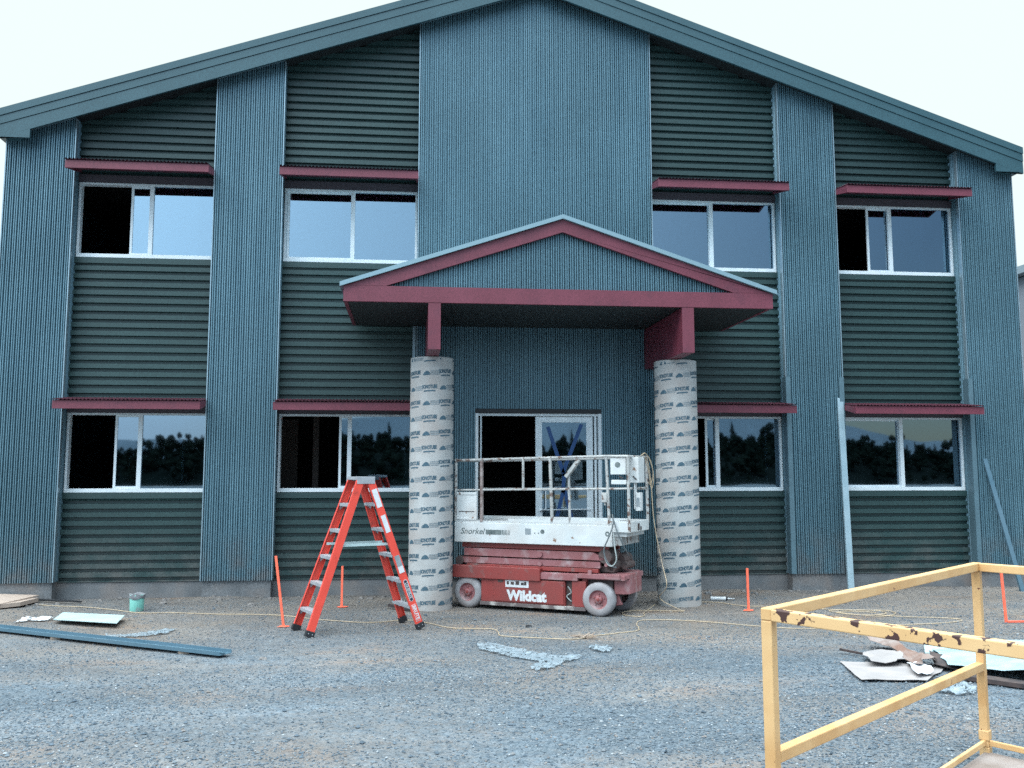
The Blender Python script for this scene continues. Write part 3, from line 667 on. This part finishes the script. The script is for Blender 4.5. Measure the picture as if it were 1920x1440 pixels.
wheel(-1.845, .0); wheel(-.03, -.02, rz=R(5)); wheel(-1.845, .75, flip=-1); wheel(.02, .74, flip=-1, rz=R(5))
ax = MB(); ax.prism([(.04, .42), (.13, .42), (.22, .14), (.10, .12)], 'y', .14, .19); ax.box(-.08, .04, .2, .6, .17, .25); P(ax, 'steering_knuckle', 'dusty', chO, bevel=.004)
# lettering
text_obj('lettering', text_geo('Snorkel', .108, .0012, .28, 1.05), 'decal', pO, (-1.765, -.0225, .985), (1,0,0), (0,0,1))
sp_ = MB(); sp_.box(-1.565, -1.34, -.0235, -.0205, .952, 1.012)
for k in range(6): sp_.box(-1.33+k*.021, -1.33+k*.021+.012-.0015*k, -.0235, -.0205, .952, 1.012)
P(sp_, 'decal_stripes', 'decal', pO)
sm = MB(); sm.box(-1.005, -.925, -.0225, -.0205, .965, 1.04); P(sm, 'faded_sticker', 'inkf', pO)
dm = MB(); dm.lathe([(.001, -.0225), (.028, -.0225)], (-.765, 0, 1.005), 'y', 14); dm.lathe([(.001, -.0225), (.008, -.0225)], (-.87, 0, .985), 'y', 8); dm.lathe([(.001, -.0225), (.008, -.0225)], (-.82, 0, .985), 'y', 8)
dm.lathe([(.014, -.0225), (.03, -.0225)], (.10, 0, 1.0), 'y', 14); P(dm, 'bolt_hole', 'decal', pO)
text_obj('lettering', text_geo('Wildcat', .168, .0095, 0, 1.0), 'labelw', dO2, (-.995, -.0065, .192), (1,0,0), (0,0,1))

# ------------------------------------------------------------------ step ladder
lad = thing('step_ladder', 'orange fibreglass twin step ladder standing open on the gravel', 'ladder', (-.648, -2.79, 0), R(21.9))
HB = lambda z: .275-.105*z/1.65
AX = lambda z: .645-(.645-.062)*z/1.65
def rail_frame(sa, sb):
    top = Vector((sa*AX(1.66), sb*HB(1.66), 1.66)); bot = Vector((sa*AX(.03), sb*HB(.03), .03)); d = (bot-top).normalized()
    n_ = Vector((0, sb, 0)); n_ = (n_-d*n_.dot(d)).normalized(); v = Vector((sa, 0, 0)); v = (v-d*v.dot(d)-n_*v.dot(n_)).normalized()
    return top, bot, d, v, n_
for sa in (-1, 1):
    for sb in (-1, 1):
        top, bot, d, v, n_ = rail_frame(sa, sb); mb = MB()
        mb.bar(top, bot, .085, .006, side=v)
        for e in (-1, 1): mb.bar(top+v*e*.0405-n_*.018, bot+v*e*.0405-n_*.018, .004, .030, side=v)
        ro_ = mb.obj('side_rail', 'orange', lad, local=True, bevel=.0015)
        ft = MB(); c0 = bot-d*.045; ft.bar(c0+n_*-.012, bot+d*.02-n_*.012, .098, .05, side=v); ft.obj('foot', 'black', lad, local=True, bevel=.004)
        if sb < 0:
            bo = MB()
            for e in (-.022, .022): c = bot-d*.015+v*e+n_*.014; bo.tube([c, c+n_*.004], .006, 8)
            bo.obj('rivet', 'alu', lad, local=True)
for sa in (-1, 1):
    for z in (1.40, 1.115, .83, .545, .26):
        s_ = MB(); x = sa*AX(z); h = HB(z)-.006
        s_.box(x-.045, x+.045, -h, h, z-.004, z+.004); s_.box(x-.045, x-.041, -h, h, z-.03, z-.004); s_.box(x+.041, x+.045, -h, h, z-.03, z-.004)
        for e in (-1, 1):
            q = (sa*(abs(x)+.02)); s_.prism([(x-.04, z-.0045), (x+.04, z-.0045), (x+sa*.035, z-.075)] if sa > 0 else [(x+.04, z-.0045), (x-.04, z-.0045), (x+sa*.035, z-.075)], 'y', e*h-.003*e, e*h-.006*e)
        s_.obj('step', 'alu', lad, local=True)
tc_ = MB(); tc_.box(-.105, .105, -.175, .175, 1.665, 1.70)
for e in (-1, 1): tc_.box(-.105, .105, e*.178-.002, e*.178+.002, 1.62, 1.70)
tc_.obj('top_cap', 'alu', lad, local=True, bevel=.004)
for sb in (-1, 1):
    sp = MB(); z = .95; y = sb*(HB(z)-.04); sp.box(-AX(z)-.02, AX(z)+.02, y-.004, y+.004, z-.014, z+.014); sp.obj('spreader', 'sheetw', lad, local=True)
top, bot, d, v, n_ = rail_frame(1, -1)
def onrail(z): t = (1.66-z)/(1.66-.03); return top+(bot-top)*t
def rlabel(za, zb, w_, mt, name='label', off=.0042, lift_=0):
    mb = MB(); a, b = onrail(za)+n_*off, onrail(zb)+n_*off; mb.bar(a, b, w_, .0012, side=v); return mb.obj(name, mt, lad, local=True)
rlabel(1.56, 1.36, .062, 'labelw', 'warning_label'); rlabel(1.27, 1.08, .055, 'labelw', 'warning_label'); rlabel(.82, .64, .06, 'inkf', 'picture_label'); rlabel(.70, .63, .062, 'labelw', 'warning_label', .0052)
def pill(za, zb, w_, mt, name, off):
    mb = MB(); a, b = onrail(za), onrail(zb); k = []
    for i in range(9): t = math.pi*i/8; k.append(a+v*math.cos(t)*w_/2-d*math.sin(t)*w_/2)
    for i in range(9): t = math.pi*i/8; k.append(b-v*math.cos(t)*w_/2+d*math.sin(t)*w_/2)
    n = len(k); mb.add([p+n_*off for p in k]+[p+n_*(off+.0006) for p in k], [tuple(range(n)), tuple(range(2*n-1, n-1, -1))]+[(i, i+n, (i+1) % n+n, (i+1) % n) for i in range(n)])
    return mb.obj(name, mt, lad, local=True)
pill(.53, .335, .048, 'labelw', 'maker_label', .0042); pill(.53, .335, .036, 'navy', 'maker_label', .0055)
text_obj('lettering', text_geo('LOUISVILLE', .036, .0008, 0, 1.0), 'labelw', lad, onrail(.432)+n_*.0072, d, v)
rlabel(.275, .095, .052, 'labelw', 'maker_label', .0042); rlabel(.27, .10, .046, 'orange', 'maker_label', .0055)
text_obj('lettering', text_geo('BRUTE', .054, .0018, 0, 1.02), 'labelw', lad, onrail(.187)+n_*.0072, d, v)

# ------------------------------------------------------------------ yellow safety cage
cA, cB, u2 = Vector((1.41, -9.88, 0)), Vector((3.47, -8.05, 0)), Vector((.51, -.86, 0)); cC, cD = cA+u2*1.75, cB+u2*1.75
zt_ = 1.155
cage = thing('safety_cage', 'yellow painted square tube safety cage with rust chips in the foreground', 'safety cage', tuple((cA+cC+cB+cD)/4))
u1 = (cB-cA).normalized(); TW = .05
def cbar(name, a, b, mt='yel', w_=TW, h_=TW, side=None):
    mb = MB(); mb.bar(a, b, w_, h_, side=side); return mb.obj(name, mt, cage, bevel=.005)
for c in (cA, cB, cC, cD): cbar('post', c+Vector((0,0,.06)), c+Vector((0,0,zt_-.0255)), side=u1)
Z = lambda c, z: c+Vector((0,0,z))
e_ = .0252
cbar('top_rail', Z(cA-u1*e_, zt_), Z(cB+u1*e_, zt_)); cbar('top_rail', Z(cC-u1*e_, zt_), Z(cD+u1*e_, zt_))
cbar('top_rail', Z(cA+u2*.029, zt_-.0012), Z(cC-u2*.029, zt_-.0012), 'yelchip'); cbar('top_rail', Z(cB+u2*.029, zt_-.0012), Z(cD-u2*.029, zt_-.0012))
cbar('mid_rail', Z(cA+u1*e_, .572), Z(cB-u1*e_, .545)); cbar('mid_rail', Z(cC+u1*e_, .545), Z(cD-u1*e_, .545))
for a, b in ((cA, cB), (cC, cD), (cB, cD), (cA, cC)):
    dd = (b-a).normalized(); cbar('kick_rail', Z(a+dd*e_, .085), Z(b-dd*e_, .085), w_=.022, h_=.035)
fl = MB(); fl.add([Z(c, z) for z in (.02, .03) for c in (cA, cC, cD, cB)], [(3,2,1,0),(4,5,6,7),(0,1,5,4),(1,2,6,5),(2,3,7,6),(3,0,4,7)]); fl.obj('deck', 'deck', cage)
sk_ = MB()
for c in (cA, cB, cC, cD): sk_.bar(Z(c, .0), Z(c, .0595), .06, .06, side=u1)
sk_.obj('foot', 'yel', cage, bevel=.004)
bs = MB(); bs.bar(Z(cB, .10), Z(cB, .16), .062, .062, side=u1); bs.obj('post_sleeve', 'yel', cage, bevel=.006)

# ------------------------------------------------------------------ marker stakes
def stake(x, y, h, tx, ty, label, grp='orange survey stakes along the building', w_=.028, foot=True):
    t = thing('survey_stake', label, 'stake', (x, y, 0), 0, grp)
    mb = MB(); mb.bar((0, 0, -.05), (tx, ty, h), w_, .02, side=(1, 0, 0)); mb.obj('shaft', 'stake', t, local=True, bevel=.002)
    if foot:
        r = random.Random(int(x*100)); pt = MB(); k = []
        for i in range(14): a = i*math.pi/7; q = .085*(.6+.6*r.random()); k.append((q*math.cos(a), q*.8*math.sin(a)))
        pt.add([(a, b, hz(x+a, y+b)+.009) for a, b in k]+[(0, 0, hz(x, y)+.018)], [(i, (i+1) % 14, 14) for i in range(14)]); pt.obj('paint_patch', 'stake', t, local=True)
    return t
stake(-1.49, -2.53, .80, -.115, 0, 'tall orange stake leaning left just left of the step ladder')
stake(-.958, -.93, .53, .0, 0, 'short orange stake seen between the ladder legs by the wall')
stake(4.205, -1.80, .53, -.005, 0, 'orange stake beside the caulk tube, right of the right column')
s4 = stake(6.846, -3.09, .58, -.03, 0, 'orange stake at the right edge with an orange bar at its foot', foot=False)
mb = MB(); mb.bar((.0, -.03, .02), (.75, -.06, .02), .03, .02); mb.obj('ground_bar', 'stake', s4, local=True, bevel=.002)

# ------------------------------------------------------------------ loose things on the ground
b_ = thing('bucket', 'small mint green bucket caked with dried mortar near the wall', 'bucket', (-3.52, -1.0, hz(-3.52, -1)))
mb = MB(); mb.lathe([(.001, .0), (.080, .0), (.084, .01), (.09, .19), (.095, .191), (.095, .205), (.087, .205), (.08, .03), (.001, .03)], (0,0,0), 'z', 24); mb.obj('pail', 'bucket', b_, smooth=True, local=True)
mb = MB(); mb.lathe([(.0965, .155), (.10, .17), (.098, .208), (.075, .214), (.045, .20), (.001, .195)], (0,0,0), 'z', 18)
mb.v = [(x*(1+.05*math.sin(i*2.3)), y*(1+.04*math.cos(i*1.7)), z+.012*math.sin(i*1.3)) for i, (x, y, z) in enumerate(mb.v)]; mb.obj('mortar_crust', 'mortar', b_, smooth=True, local=True)
# pale panel resting slightly raised
def slab(name, mt, pts, th, label, cat, **k):
    mb = MB(); n = len(pts); mb.add([(p[0], p[1], p[2]) for p in pts]+[(p[0], p[1], p[2]+th) for p in pts],
       [tuple(range(n-1, -1, -1)), tuple(range(n, 2*n))]+[(i, (i+1) % n, (i+1) % n+n, i+n) for i in range(n)])
    return tag(mb.obj(name, mt), label, cat, **k)
slab('metal_panel', 'sheetw', [(-4.20, -1.95, .045), (-3.37, -2.36, .05), (-3.44, -1.80, .06), (-4.28, -1.40, .05)], .006, 'pale rectangular sheet lying on gravel left of the green bucket', 'panel')
# long steel channel
ch_ = thing('steel_channel', 'long blue grey steel channel lying diagonally on the gravel at left', 'steel channel', (-3.9, -2.9, 0))
mb = MB(); A_, B_ = Vector((-6.2, -1.45, .035)), Vector((-1.82, -4.26, .03)); dn = (B_-A_).normalized(); sd_ = Vector((dn.y, -dn.x, 0))
if sd_.y > 0: sd_ = -sd_
mb.bar(A_, B_, .16, .006, side=sd_); mb.bar(A_+sd_*.0775+Vector((0,0,.018)), B_+sd_*.0775+Vector((0,0,.018)), .005, .03, side=sd_); mb.bar(A_-sd_*.0775+Vector((0,0,.018)), B_-sd_*.0775+Vector((0,0,.018)), .005, .03, side=sd_)
mb.bar(A_+sd_*.02+Vector((0,0,.014)), B_+sd_*.02+Vector((0,0,.014)), .035, .012, side=sd_)
mb.obj('channel', 'steelb', ch_, bevel=.001)
mb = MB(); 
for t in (.15, .55, .9): q = A_+(B_-A_)*t; mb.box(q.x-.05, q.x+.05, q.y-.06, q.y+.06, 0, .03)
mb.obj('packer', 'wood', ch_)
# plywood offcuts at left edge
slab('plywood_sheet', 'ply', [(-6.3, -.95, .12), (-5.35, -.75, .05), (-5.05, -.06, .09), (-6.3, .0, .14)], .016, 'plywood sheet on debris at the left edge by the wall', 'plywood')
slab('plywood_offcut', 'ply', [(-5.45, -.75, .01), (-5.12, -.5, .02), (-5.02, -.15, .03), (-5.3, -.2, .03)], .05, 'small plywood offcut tucked under the plywood sheet at left', 'plywood')
mb = MB(); mb.tube(arc([(-5.3, -.35, .03), (-5.05, -.12, .05), (-4.75, -.2, .045), (-4.55, -.28, .05), (-4.42, -.3, .04)], 6), .014, 6); tag(mb.obj('black_strap', 'black'), 'black strap trailing along the ground from the plywood at left', 'strap')
# crumpled plastic and paper
def crumple(name, mt, pts, label, cat, h=.04, seed=1, z0=.012, group=None, n=9):
    r = random.Random(seed); cx = sum(p[0] for p in pts)/len(pts); cy = sum(p[1] for p in pts)/len(pts)
    # grid-fill the outline with crumpled facets
    x0, x1 = min(p[0] for p in pts), max(p[0] for p in pts); y0, y1 = min(p[1] for p in pts), max(p[1] for p in pts)
    def inside(x, y):
        c = False
        for i in range(len(pts)):
            (ax_, ay_), (bx_, by_) = pts[i], pts[i-1]
            if (ay_ > y) != (by_ > y) and x < (bx_-ax_)*(y-ay_)/(by_-ay_)+ax_: c = not c
        return c
    st = max(x1-x0, y1-y0)/(n*4); nx_ = int((x1-x0)/st)+2; ny_ = int((y1-y0)/st)+2; mb = MB(); idx = {}
    def vert(i, j):
        if (i, j) not in idx:
            x, y = x0+i*st+r.uniform(-.4, .4)*st, y0+j*st+r.uniform(-.4, .4)*st
            idx[(i, j)] = len(mb.v); q_ = noise.noise(Vector((x*7+seed, y*7, 0)))+.5*noise.noise(Vector((x*19, y*19, seed))); mb.v.append((x, y, hz(x, y)+z0+h*abs(q_)*1.3+.002*r.random()))
        return idx[(i, j)]
    for i in range(nx_):
        for j in range(ny_):
            if inside(x0+(i+.5)*st, y0+(j+.5)*st) and r.random() < .97:
                a, b, c, e = vert(i, j), vert(i+1, j), vert(i+1, j+1), vert(i, j+1)
                mb.f += [(a, b, c), (a, c, e)][:(2 if r.random() < .8 else 1)]
    o = mb.obj(name, mt, smooth=True)
    for p_ in o.data.polygons: p_.use_smooth = True
    so2 = o.modifiers.new('thickness', 'SOLIDIFY'); so2.thickness = .0012
    return tag(o, label, cat, group=group)
G = 'crumpled clear plastic scraps on the gravel'
crumple('plastic_scrap', 'polyw', [(.60,-3.85),(.74,-3.82),(.95,-4.15),(1.15,-4.42),(1.34,-4.62),(1.55,-4.60),(1.50,-4.76),(1.33,-4.90),(1.22,-5.10),(1.05,-5.23),(.98,-5.12),(1.12,-4.86),(1.0,-4.72),(.80,-4.50),(.60,-4.15)], 'long twisted strip of clear plastic in front of the scissor lift', 'plastic scrap', .022, 4, group=G, n=16)
crumple('plastic_scrap', 'polyw', [(1.70,-4.12),(1.82,-4.02),(1.93,-4.2),(1.86,-4.42),(1.73,-4.36)], 'small clump of clear plastic right of the long plastic strip', 'plastic scrap', .04, 6, group=G, n=6)
crumple('plastic_scrap', 'polyw', [(-3.35,-2.83),(-3.28,-2.98),(-2.9,-3.0),(-2.70,-2.88),(-2.66,-2.55),(-2.85,-2.62),(-3.0,-2.80),(-3.2,-2.85)], 'wispy clear plastic lying beside the long steel channel', 'plastic scrap', .02, 9, group=G, n=12)
crumple('plastic_scrap', 'polyw', [(4.02,-6.36),(4.2,-6.30),(4.42,-6.08),(4.5,-6.3),(4.36,-6.5),(4.2,-6.52)], 'crumpled pale plastic in front of the cardboard pile', 'plastic scrap', .05, 11, group=G, n=6)
crumple('paper_scrap', 'labelw', [(-4.62,-1.95),(-4.66,-1.5),(-4.50,-1.62),(-4.30,-1.62),(-4.32,-1.76),(-4.52,-1.80)], 'torn beige paper scrap left of the pale metal sheet', 'paper scrap', .04, 5, n=4)
crumple('plastic_scrap', 'polyw', [(-.30,-.95),(-.12,-.93),(-.1,-.78),(-.22,-.74)], 'little white plastic scrap at the wall behind the ladder', 'plastic scrap', .08, 15, group=G, n=3)
# cardboard heap and sheeting at right
def drape(name, mt, quad, label, cat, h=.05, nu=14, nv=8, seed=2, z0=.02, th=.004, edge=0.):
    r = random.Random(seed); q = [Vector((*p[:2], 0)) for p in quad]; mb = MB(); zz = [p[2] if len(p) > 2 else 0 for p in quad]; ph = [r.uniform(0, 6) for _ in range(6)]
    for j in range(nv+1):
        for i in range(nu+1):
            u, w_ = i/nu, j/nv; p = (q[0]*(1-u)+q[1]*u)*(1-w_)+(q[3]*(1-u)+q[2]*u)*w_
            z = (zz[0]*(1-u)+zz[1]*u)*(1-w_)+(zz[3]*(1-u)+zz[2]*u)*w_
            z += h*(.5+.25*math.sin(u*7+ph[0]+w_*3)+.25*math.sin(w_*9+ph[1]-u*4))+h*.25*r.random()
            ed = edge*(1 if i in (0, nu) or j in (0, nv) else 0)
            mb.v.append((p.x+r.uniform(-1, 1)*ed, p.y+r.uniform(-1, 1)*ed, hz(p.x, p.y)+z0+max(0, z)))
    for j in range(nv):
        for i in range(nu): a = j*(nu+1)+i; mb.f += [(a, a+1, a+nu+2), (a, a+nu+2, a+nu+1)]
    o = mb.obj(name, mt); s2 = o.modifiers.new('thickness', 'SOLIDIFY'); s2.thickness = th
    return tag(o, label, cat)
drape('cardboard_sheet', 'cardb', [(3.66,-5.98), (4.20,-6.05), (4.75,-5.45), (3.86,-5.16)], 'flattened beige cardboard sheet with torn edges in front of the plastic roll', 'cardboard', .02, 8, 5, 3, .012, .004, .012)
drape('cardboard_flap', 'cardb', [(4.02,-5.48,.03), (4.30,-5.52,.05), (4.50,-5.08,.06), (4.16,-4.98,.02)], 'bent cardboard flap standing up on the flattened cardboard sheet', 'cardboard', .03, 6, 5, 8, .022, .004, .02)
drape('wet_cardboard', 'cardb2', [(4.34,-5.66,.03), (4.58,-5.54,.03), (4.75,-4.45,.02), (4.50,-4.45,.05)], 'crumpled reddish brown cardboard beside the flattened sheet', 'cardboard', .07, 7, 10, 12, .02, .004, .03)
drape('white_paper', 'paper', [(4.16,-5.98), (4.36,-5.90), (4.50,-5.52), (4.34,-5.48)], 'bright white paper lying on the right end of the cardboard sheet', 'paper', .03, 5, 4, 31, .045, .002, .012)
drape('plastic_sheeting', 'poly', [(4.60,-5.72,.05), (5.75,-7.2,.08), (7.8,-4.4,.0), (5.02,-4.55,.0)], 'large pale blue plastic sheeting heaped behind the yellow cage', 'plastic sheeting', .075, 22, 18, 5, .02, .003, .02)
slab('foam_board', 'sheetw', [(4.75, -5.05, .03), (5.15, -5.15, .03), (5.35, -4.75, .04), (4.98, -4.62, .03)], .03, 'pale blue board end sticking out beside the plastic sheeting', 'board')
slab('timber_plank', 'dark', [(4.55, -6.0, .01), (5.6, -7.25, .01), (5.72, -7.15, .01), (4.67, -5.9, .01)], .035, 'dark timber plank under the front edge of the plastic sheeting', 'plank')
slab('dark_flap', 'dark', [(4.56, -5.55, .05), (4.68, -5.72, .03), (4.76, -5.5, .08), (4.68, -5.25, .11)], .006, 'dark folded flap at the left end of the plastic sheeting', 'flap')
mb = MB(); mb.bar((4.05, -4.75, .05), (4.32, -4.98, .015), .025, .02); tag(mb.obj('dark_stick', 'dark'), 'short dark stick beside the reddish brown cardboard', 'stick')
ck = thing('caulk_tube', 'white caulk tube with black band lying near the right wall', 'caulk tube', (4.02, -.82, .03), R(-10))
mb = MB(); mb.lathe([(.001, 0), (.026, 0), (.026, .21)], (0,0,0), 'x', 16); mb.obj('barrel', 'labelw', ck, smooth=True, local=True)
mb = MB(); mb.lathe([(.0265, .205), (.0275, .21), (.0275, .225), (.012, .232)], (0,0,0), 'x', 16); mb.obj('end_band', 'black', ck, local=True)
mb = MB(); mb.lathe([(.014, .232), (.008, .26), (.003, .33), (.001, .33)], (0,0,0), 'x', 12); mb.obj('nozzle', 'labelw', ck, local=True)
def lump(name, mt, x, y, s, label, cat, seed=1, fz=.6, group=None):
    r = random.Random(seed); mb = MB(); N_ = 9
    for j in range(5):
        for i in range(N_): a = i*2*math.pi/N_; t = (j/4)*math.pi*.52; q = s*(.8+.4*r.random()); mb.v.append((q*math.cos(t)*math.cos(a), q*math.cos(t)*math.sin(a), q*fz*math.sin(t)-.004))
    mb.f = [(j*N_+i, j*N_+(i+1) % N_, (j+1)*N_+(i+1) % N_, (j+1)*N_+i) for j in range(4) for i in range(N_)]+[tuple(36+i for i in range(N_))]
    o = mb.obj(name, mt); o.location = (x, y, hz(x, y)); return tag(o, label, cat, group=group)
lump('black_clump', 'black', 1.27, -2.76, .045, 'small black clump on the dirt in front of the lift', 'debris', 4)
lump('rock', 'stone', -1.46, -4.37, .04, 'small pale rock on the gravel in front of the ladder', 'rock', 5)
lump('rock', 'stone', -2.15, -.62, .06, 'pale rock near the plinth left of the leaning orange stake', 'rock', 6)
lump('rock', 'stone', -3.35, -.35, .055, 'pale rock at the wall just right of the green bucket', 'rock', 7)
lump('rock', 'concrete', 4.16, -.25, .06, 'grey rubble lump at the wall above the caulk tube', 'rock', 8)
r8 = random.Random(5); db = MB()
for k in range(150):
    x = r8.uniform(-5.5, 8.5); y = -.03-abs(r8.gauss(0, .14)); s = r8.uniform(.012, .04)
    db.lathe([(.001, s*.7), (s*.7, s*.5), (s, 0), (s*.8, -.01)], (x, y, hz(x, y)), 'z', 6)
db.v = [(x+r8.uniform(-.006, .006), y+r8.uniform(-.006, .006), z+r8.uniform(-.004, .004)) for x, y, z in db.v]
tag(db.obj('rubble', 'stone'), 'line of concrete crumbs and rubble along the foot of the wall', 'rubble', kind='stuff')
wd_ = thing('wood_scraps', 'splintered wood scraps lying on the cord in front of the lift', 'wood scraps', (1.76, -3.6, 0))
mb = MB(); r9 = random.Random(3)
for k in range(9):
    a = r9.uniform(0, 3.1); c = Vector((r9.uniform(-.09, .09), r9.uniform(-.05, .05), .012+r9.random()*.03)); e = Vector((math.cos(a)*.05, math.sin(a)*.05, r9.uniform(-.02, .03)))
    mb.bar(c-e, c+e, .012, .009)
mb.obj('splinter', 'wood', wd_, local=True)
lump('dark_block', 'dark', -.22, -1.22, .05, 'dark offcut beside the far right ladder foot', 'debris', 9, .5)
mb = MB(); mb.bar((-.34, -1.15, .05), (-.06, -1.42, .02), .05, .03); tag(mb.obj('dark_pipe_offcut', 'dark'), 'dark pipe offcut on the ground between ladder and left column', 'pipe')
# leaning steel angles
def lean(name, p0, p1, mt, label, w_=.085):
    t = thing(name, label, 'steel angle', p0); mb = MB(); a, b = Vector(p0), Vector(p1)
    mb.bar(a, b, w_, .004, side=(1, 0, 0)); mb.bar(a+Vector((-w_/2, .02, 0)), b+Vector((-w_/2, .02, 0)), .004, .04, side=(1, 0, 0)); mb.obj('angle', mt, t, bevel=.001)
lean('steel_angle', (6.29, -.30, 0), (6.35, -.045, 2.86), 'steell', 'tall pale steel angle leaning upright on the corner of the second pilaster from right', .088)
lean('steel_angle', (8.91, -.34, 0), (8.61, -.05, 1.95), 'steelb', 'shorter blue grey steel angle leaning against the rightmost pilaster', .065)
# cords
def cord(name, pts, label, r_=.0052, mt='cord', seed=1, hang=None):
    r = random.Random(seed); P3 = [(x, y, hz(x, y)+.009) for x, y in pts]
    c = arc(P3, 7); c = [Vector((p.x+r.uniform(-.004, .004), p.y+r.uniform(-.006, .006), hz(p.x, p.y)+.009)) for p in c]
    mb = MB(); mb.tube(c, r_, 6)
    if hang:
        for h in hang: mb.tube(arc(h, 8), r_, 6)
    return tag(mb.obj(name, mt, smooth=True), label, 'cord')
cord('extension_cord', [(-4.95,-.3),(-4.35,-.56),(-3.85,-.91),(-3.40,-1.25),(-2.98,-1.24),(-2.36,-1.44),(-1.82,-1.59),(-1.44,-1.81),(-1.13,-2.05),(-.56,-2.28),(-.13,-2.16),(.12,-2.39),(.41,-2.81),(.82,-2.9),(.89,-3.12),(.9,-3.4),(1.22,-3.54),(1.63,-3.65),(1.92,-3.48),(2.38,-3.28),(2.48,-3.04),(2.53,-2.74),(2.7,-2.47),(3.24,-2.61),(3.86,-3.04),(4.28,-3.24),(4.91,-3.23),(5.59,-3.15),(6.25,-3.02),(6.41,-2.88),(6.28,-2.74),(5.84,-2.56),(5.6,-2.36)], 'long yellow cord snaking across the ground in front of the building')
cord('extension_cord', [(3.80,-1.0),(4.05,-1.12),(4.3,-1.46),(4.84,-1.57),(5.28,-1.86),(5.58,-1.99),(5.89,-2.07),(5.88,-2.34),(5.58,-2.50),(5.30,-2.2),(5.2,-1.95),(5.5,-1.94),(5.8,-2.1),(5.75,-2.33),(5.4,-2.36),(5.22,-2.12),(5.45,-2.05),(5.7,-2.2)], 'tangled yellow cord coiled on the ground right of the right column', seed=2)
def LW(x, y, z): c, s = math.cos(LZ), math.sin(LZ); return (2.236+x*c-y*s, -2.125+x*s+y*c, z)
top1 = LW(.375, .62, 1.965)
hangs = [[LW(.36, .45, 1.93), LW(.375, .55, 1.97), LW(.39, .66, 1.98), LW(.43, .74, 1.88), LW(.45, .78, 1.68), LW(.43, .77, 1.55), LW(.42, .74, 1.58), LW(.41, .70, 1.75), LW(.38, .62, 1.955)],
         [LW(.375, .58, 1.965), LW(.40, .68, 1.9), LW(.42, .73, 1.7), LW(.43, .75, 1.5), LW(.45, .74, 1.2), LW(.50, .72, .9), LW(.58, .66, .6), LW(.68, .5, .35), (3.10, -1.62, .15), (3.30, -1.76, .03), (3.37, -1.79, .012)],
         [LW(.375, .50, 1.96), LW(.40, .60, 1.99), LW(.42, .72, 1.90), LW(.44, .78, 1.75), LW(.42, .76, 1.60), LW(.40, .70, 1.62)]]
cord('extension_cord', [(3.37,-1.79),(3.08,-1.76),(2.81,-1.73),(2.61,-1.8),(2.53,-2.02),(2.66,-2.21),(2.77,-2.14),(2.82,-1.92),(3.02,-1.47),(3.16,-1.13)], 'yellow cord looped over the lift guardrail and hanging to the ground', seed=3, hang=hangs)

# ------------------------------------------------------------------ neighbouring building at the far right
nb = thing('neighbour_building', 'pale neighbouring building just showing past the right corner', 'building', (22, 14, 0))
mb = MB(); mb.box(16.2, 30, 9, 24, -.1, 6.95); mb.obj('wall', 'shed', nb)
mb = MB(); mb.prism([(15.9, 6.97), (30.3, 6.97), (30.3, 7.07), (23, 9.5), (15.9, 7.17)], 'y', 8.6, 24.4); mb.obj('roof', 'shedroof', nb)
for z in (2.2, 3.6): 
    mb = MB(); mb.box(16.18, 17.4, 8.95, 8.995, z, z+.8); mb.obj('window', 'dark', nb)

# ------------------------------------------------------------------ wooded hills behind the viewer (mirrored in the lower panes)
hl_ = MB(); NX = 90
def ridge(x): return 3.3+1.6*math.sin(x*.031+1)+.9*math.sin(x*.083+2)+2.6*math.exp(-((x+28)/16)**2)+1.6*math.exp(-((x-62)/22)**2)
pts = [(-260+520*i/NX) for i in range(NX+1)]
for x in pts: hl_.v += [(x, -110, -1), (x, -125, ridge(x)*.75), (x, -150, ridge(x)), (x, -230, ridge(x)*1.2), (x, -420, 3)]
for i in range(NX):
    for k in range(4): a = i*5+k; hl_.f.append((a, a+5, a+6, a+1))
tag(hl_.obj('hills', 'hill', smooth=True), kind='structure')
fh = MB()
def ridge2(x): return 25+7*math.sin(x*.012+.5)+3*math.sin(x*.031+2)+1.2*math.sin(x*.09)
for i in range(121):
    x = -600+10*i; fh.v += [(x, -420, 0), (x, -470, ridge2(x)), (x, -700, ridge2(x)*1.1)]
for i in range(120):
    for k in range(2): a = i*3+k; fh.f.append((a, a+3, a+4, a+1))
tag(fh.obj('far_hills', 'farhill', smooth=True), kind='structure')
tr_ = MB(); rt_ = random.Random(12)
for k in range(1900):
    x = rt_.uniform(-150, 180); y = rt_.uniform(-152, -112); h = rt_.uniform(1.8, 3.4)*(1.5 if rt_.random() < .12 else 1); z0 = ridge(x)*(.75*min(1, (-y-110)/15)+.25*max(0, (-y-125)/25))-.4; rr_ = h*rt_.uniform(.16, .26)
    if rt_.random() < .3:
        for q in range(6):
            zz = z0+h*(.12+.15*q); r0 = rr_*(1-q/6.3)
            tr_.lathe([(r0, zz), (r0*.35, zz+h*.2), (.02, zz+h*.24)], (x+rt_.uniform(-.1, .1), y, 0), 'z', 7)
    else:
        for q in range(9):
            bx, by, bz, br = x+rt_.uniform(-.9, .9), y+rt_.uniform(-.5, .5), z0+h*rt_.uniform(.2, .85), h*rt_.uniform(.08, .17)
            tr_.lathe([(.05, -br), (br*.8, -br*.5), (br, 0), (br*.7, br*.6), (.05, br)], (bx, by, bz), 'z', 7)
tr_.v = [(x+rt_.uniform(-.12, .12), y+rt_.uniform(-.12, .12), z+rt_.uniform(-.15, .15)) for x, y, z in tr_.v]
tag(tr_.obj('conifer_wood', 'leaf'), 'dark conifer wood on the hills opposite, mirrored in the lower windows', 'wood', kind='stuff')
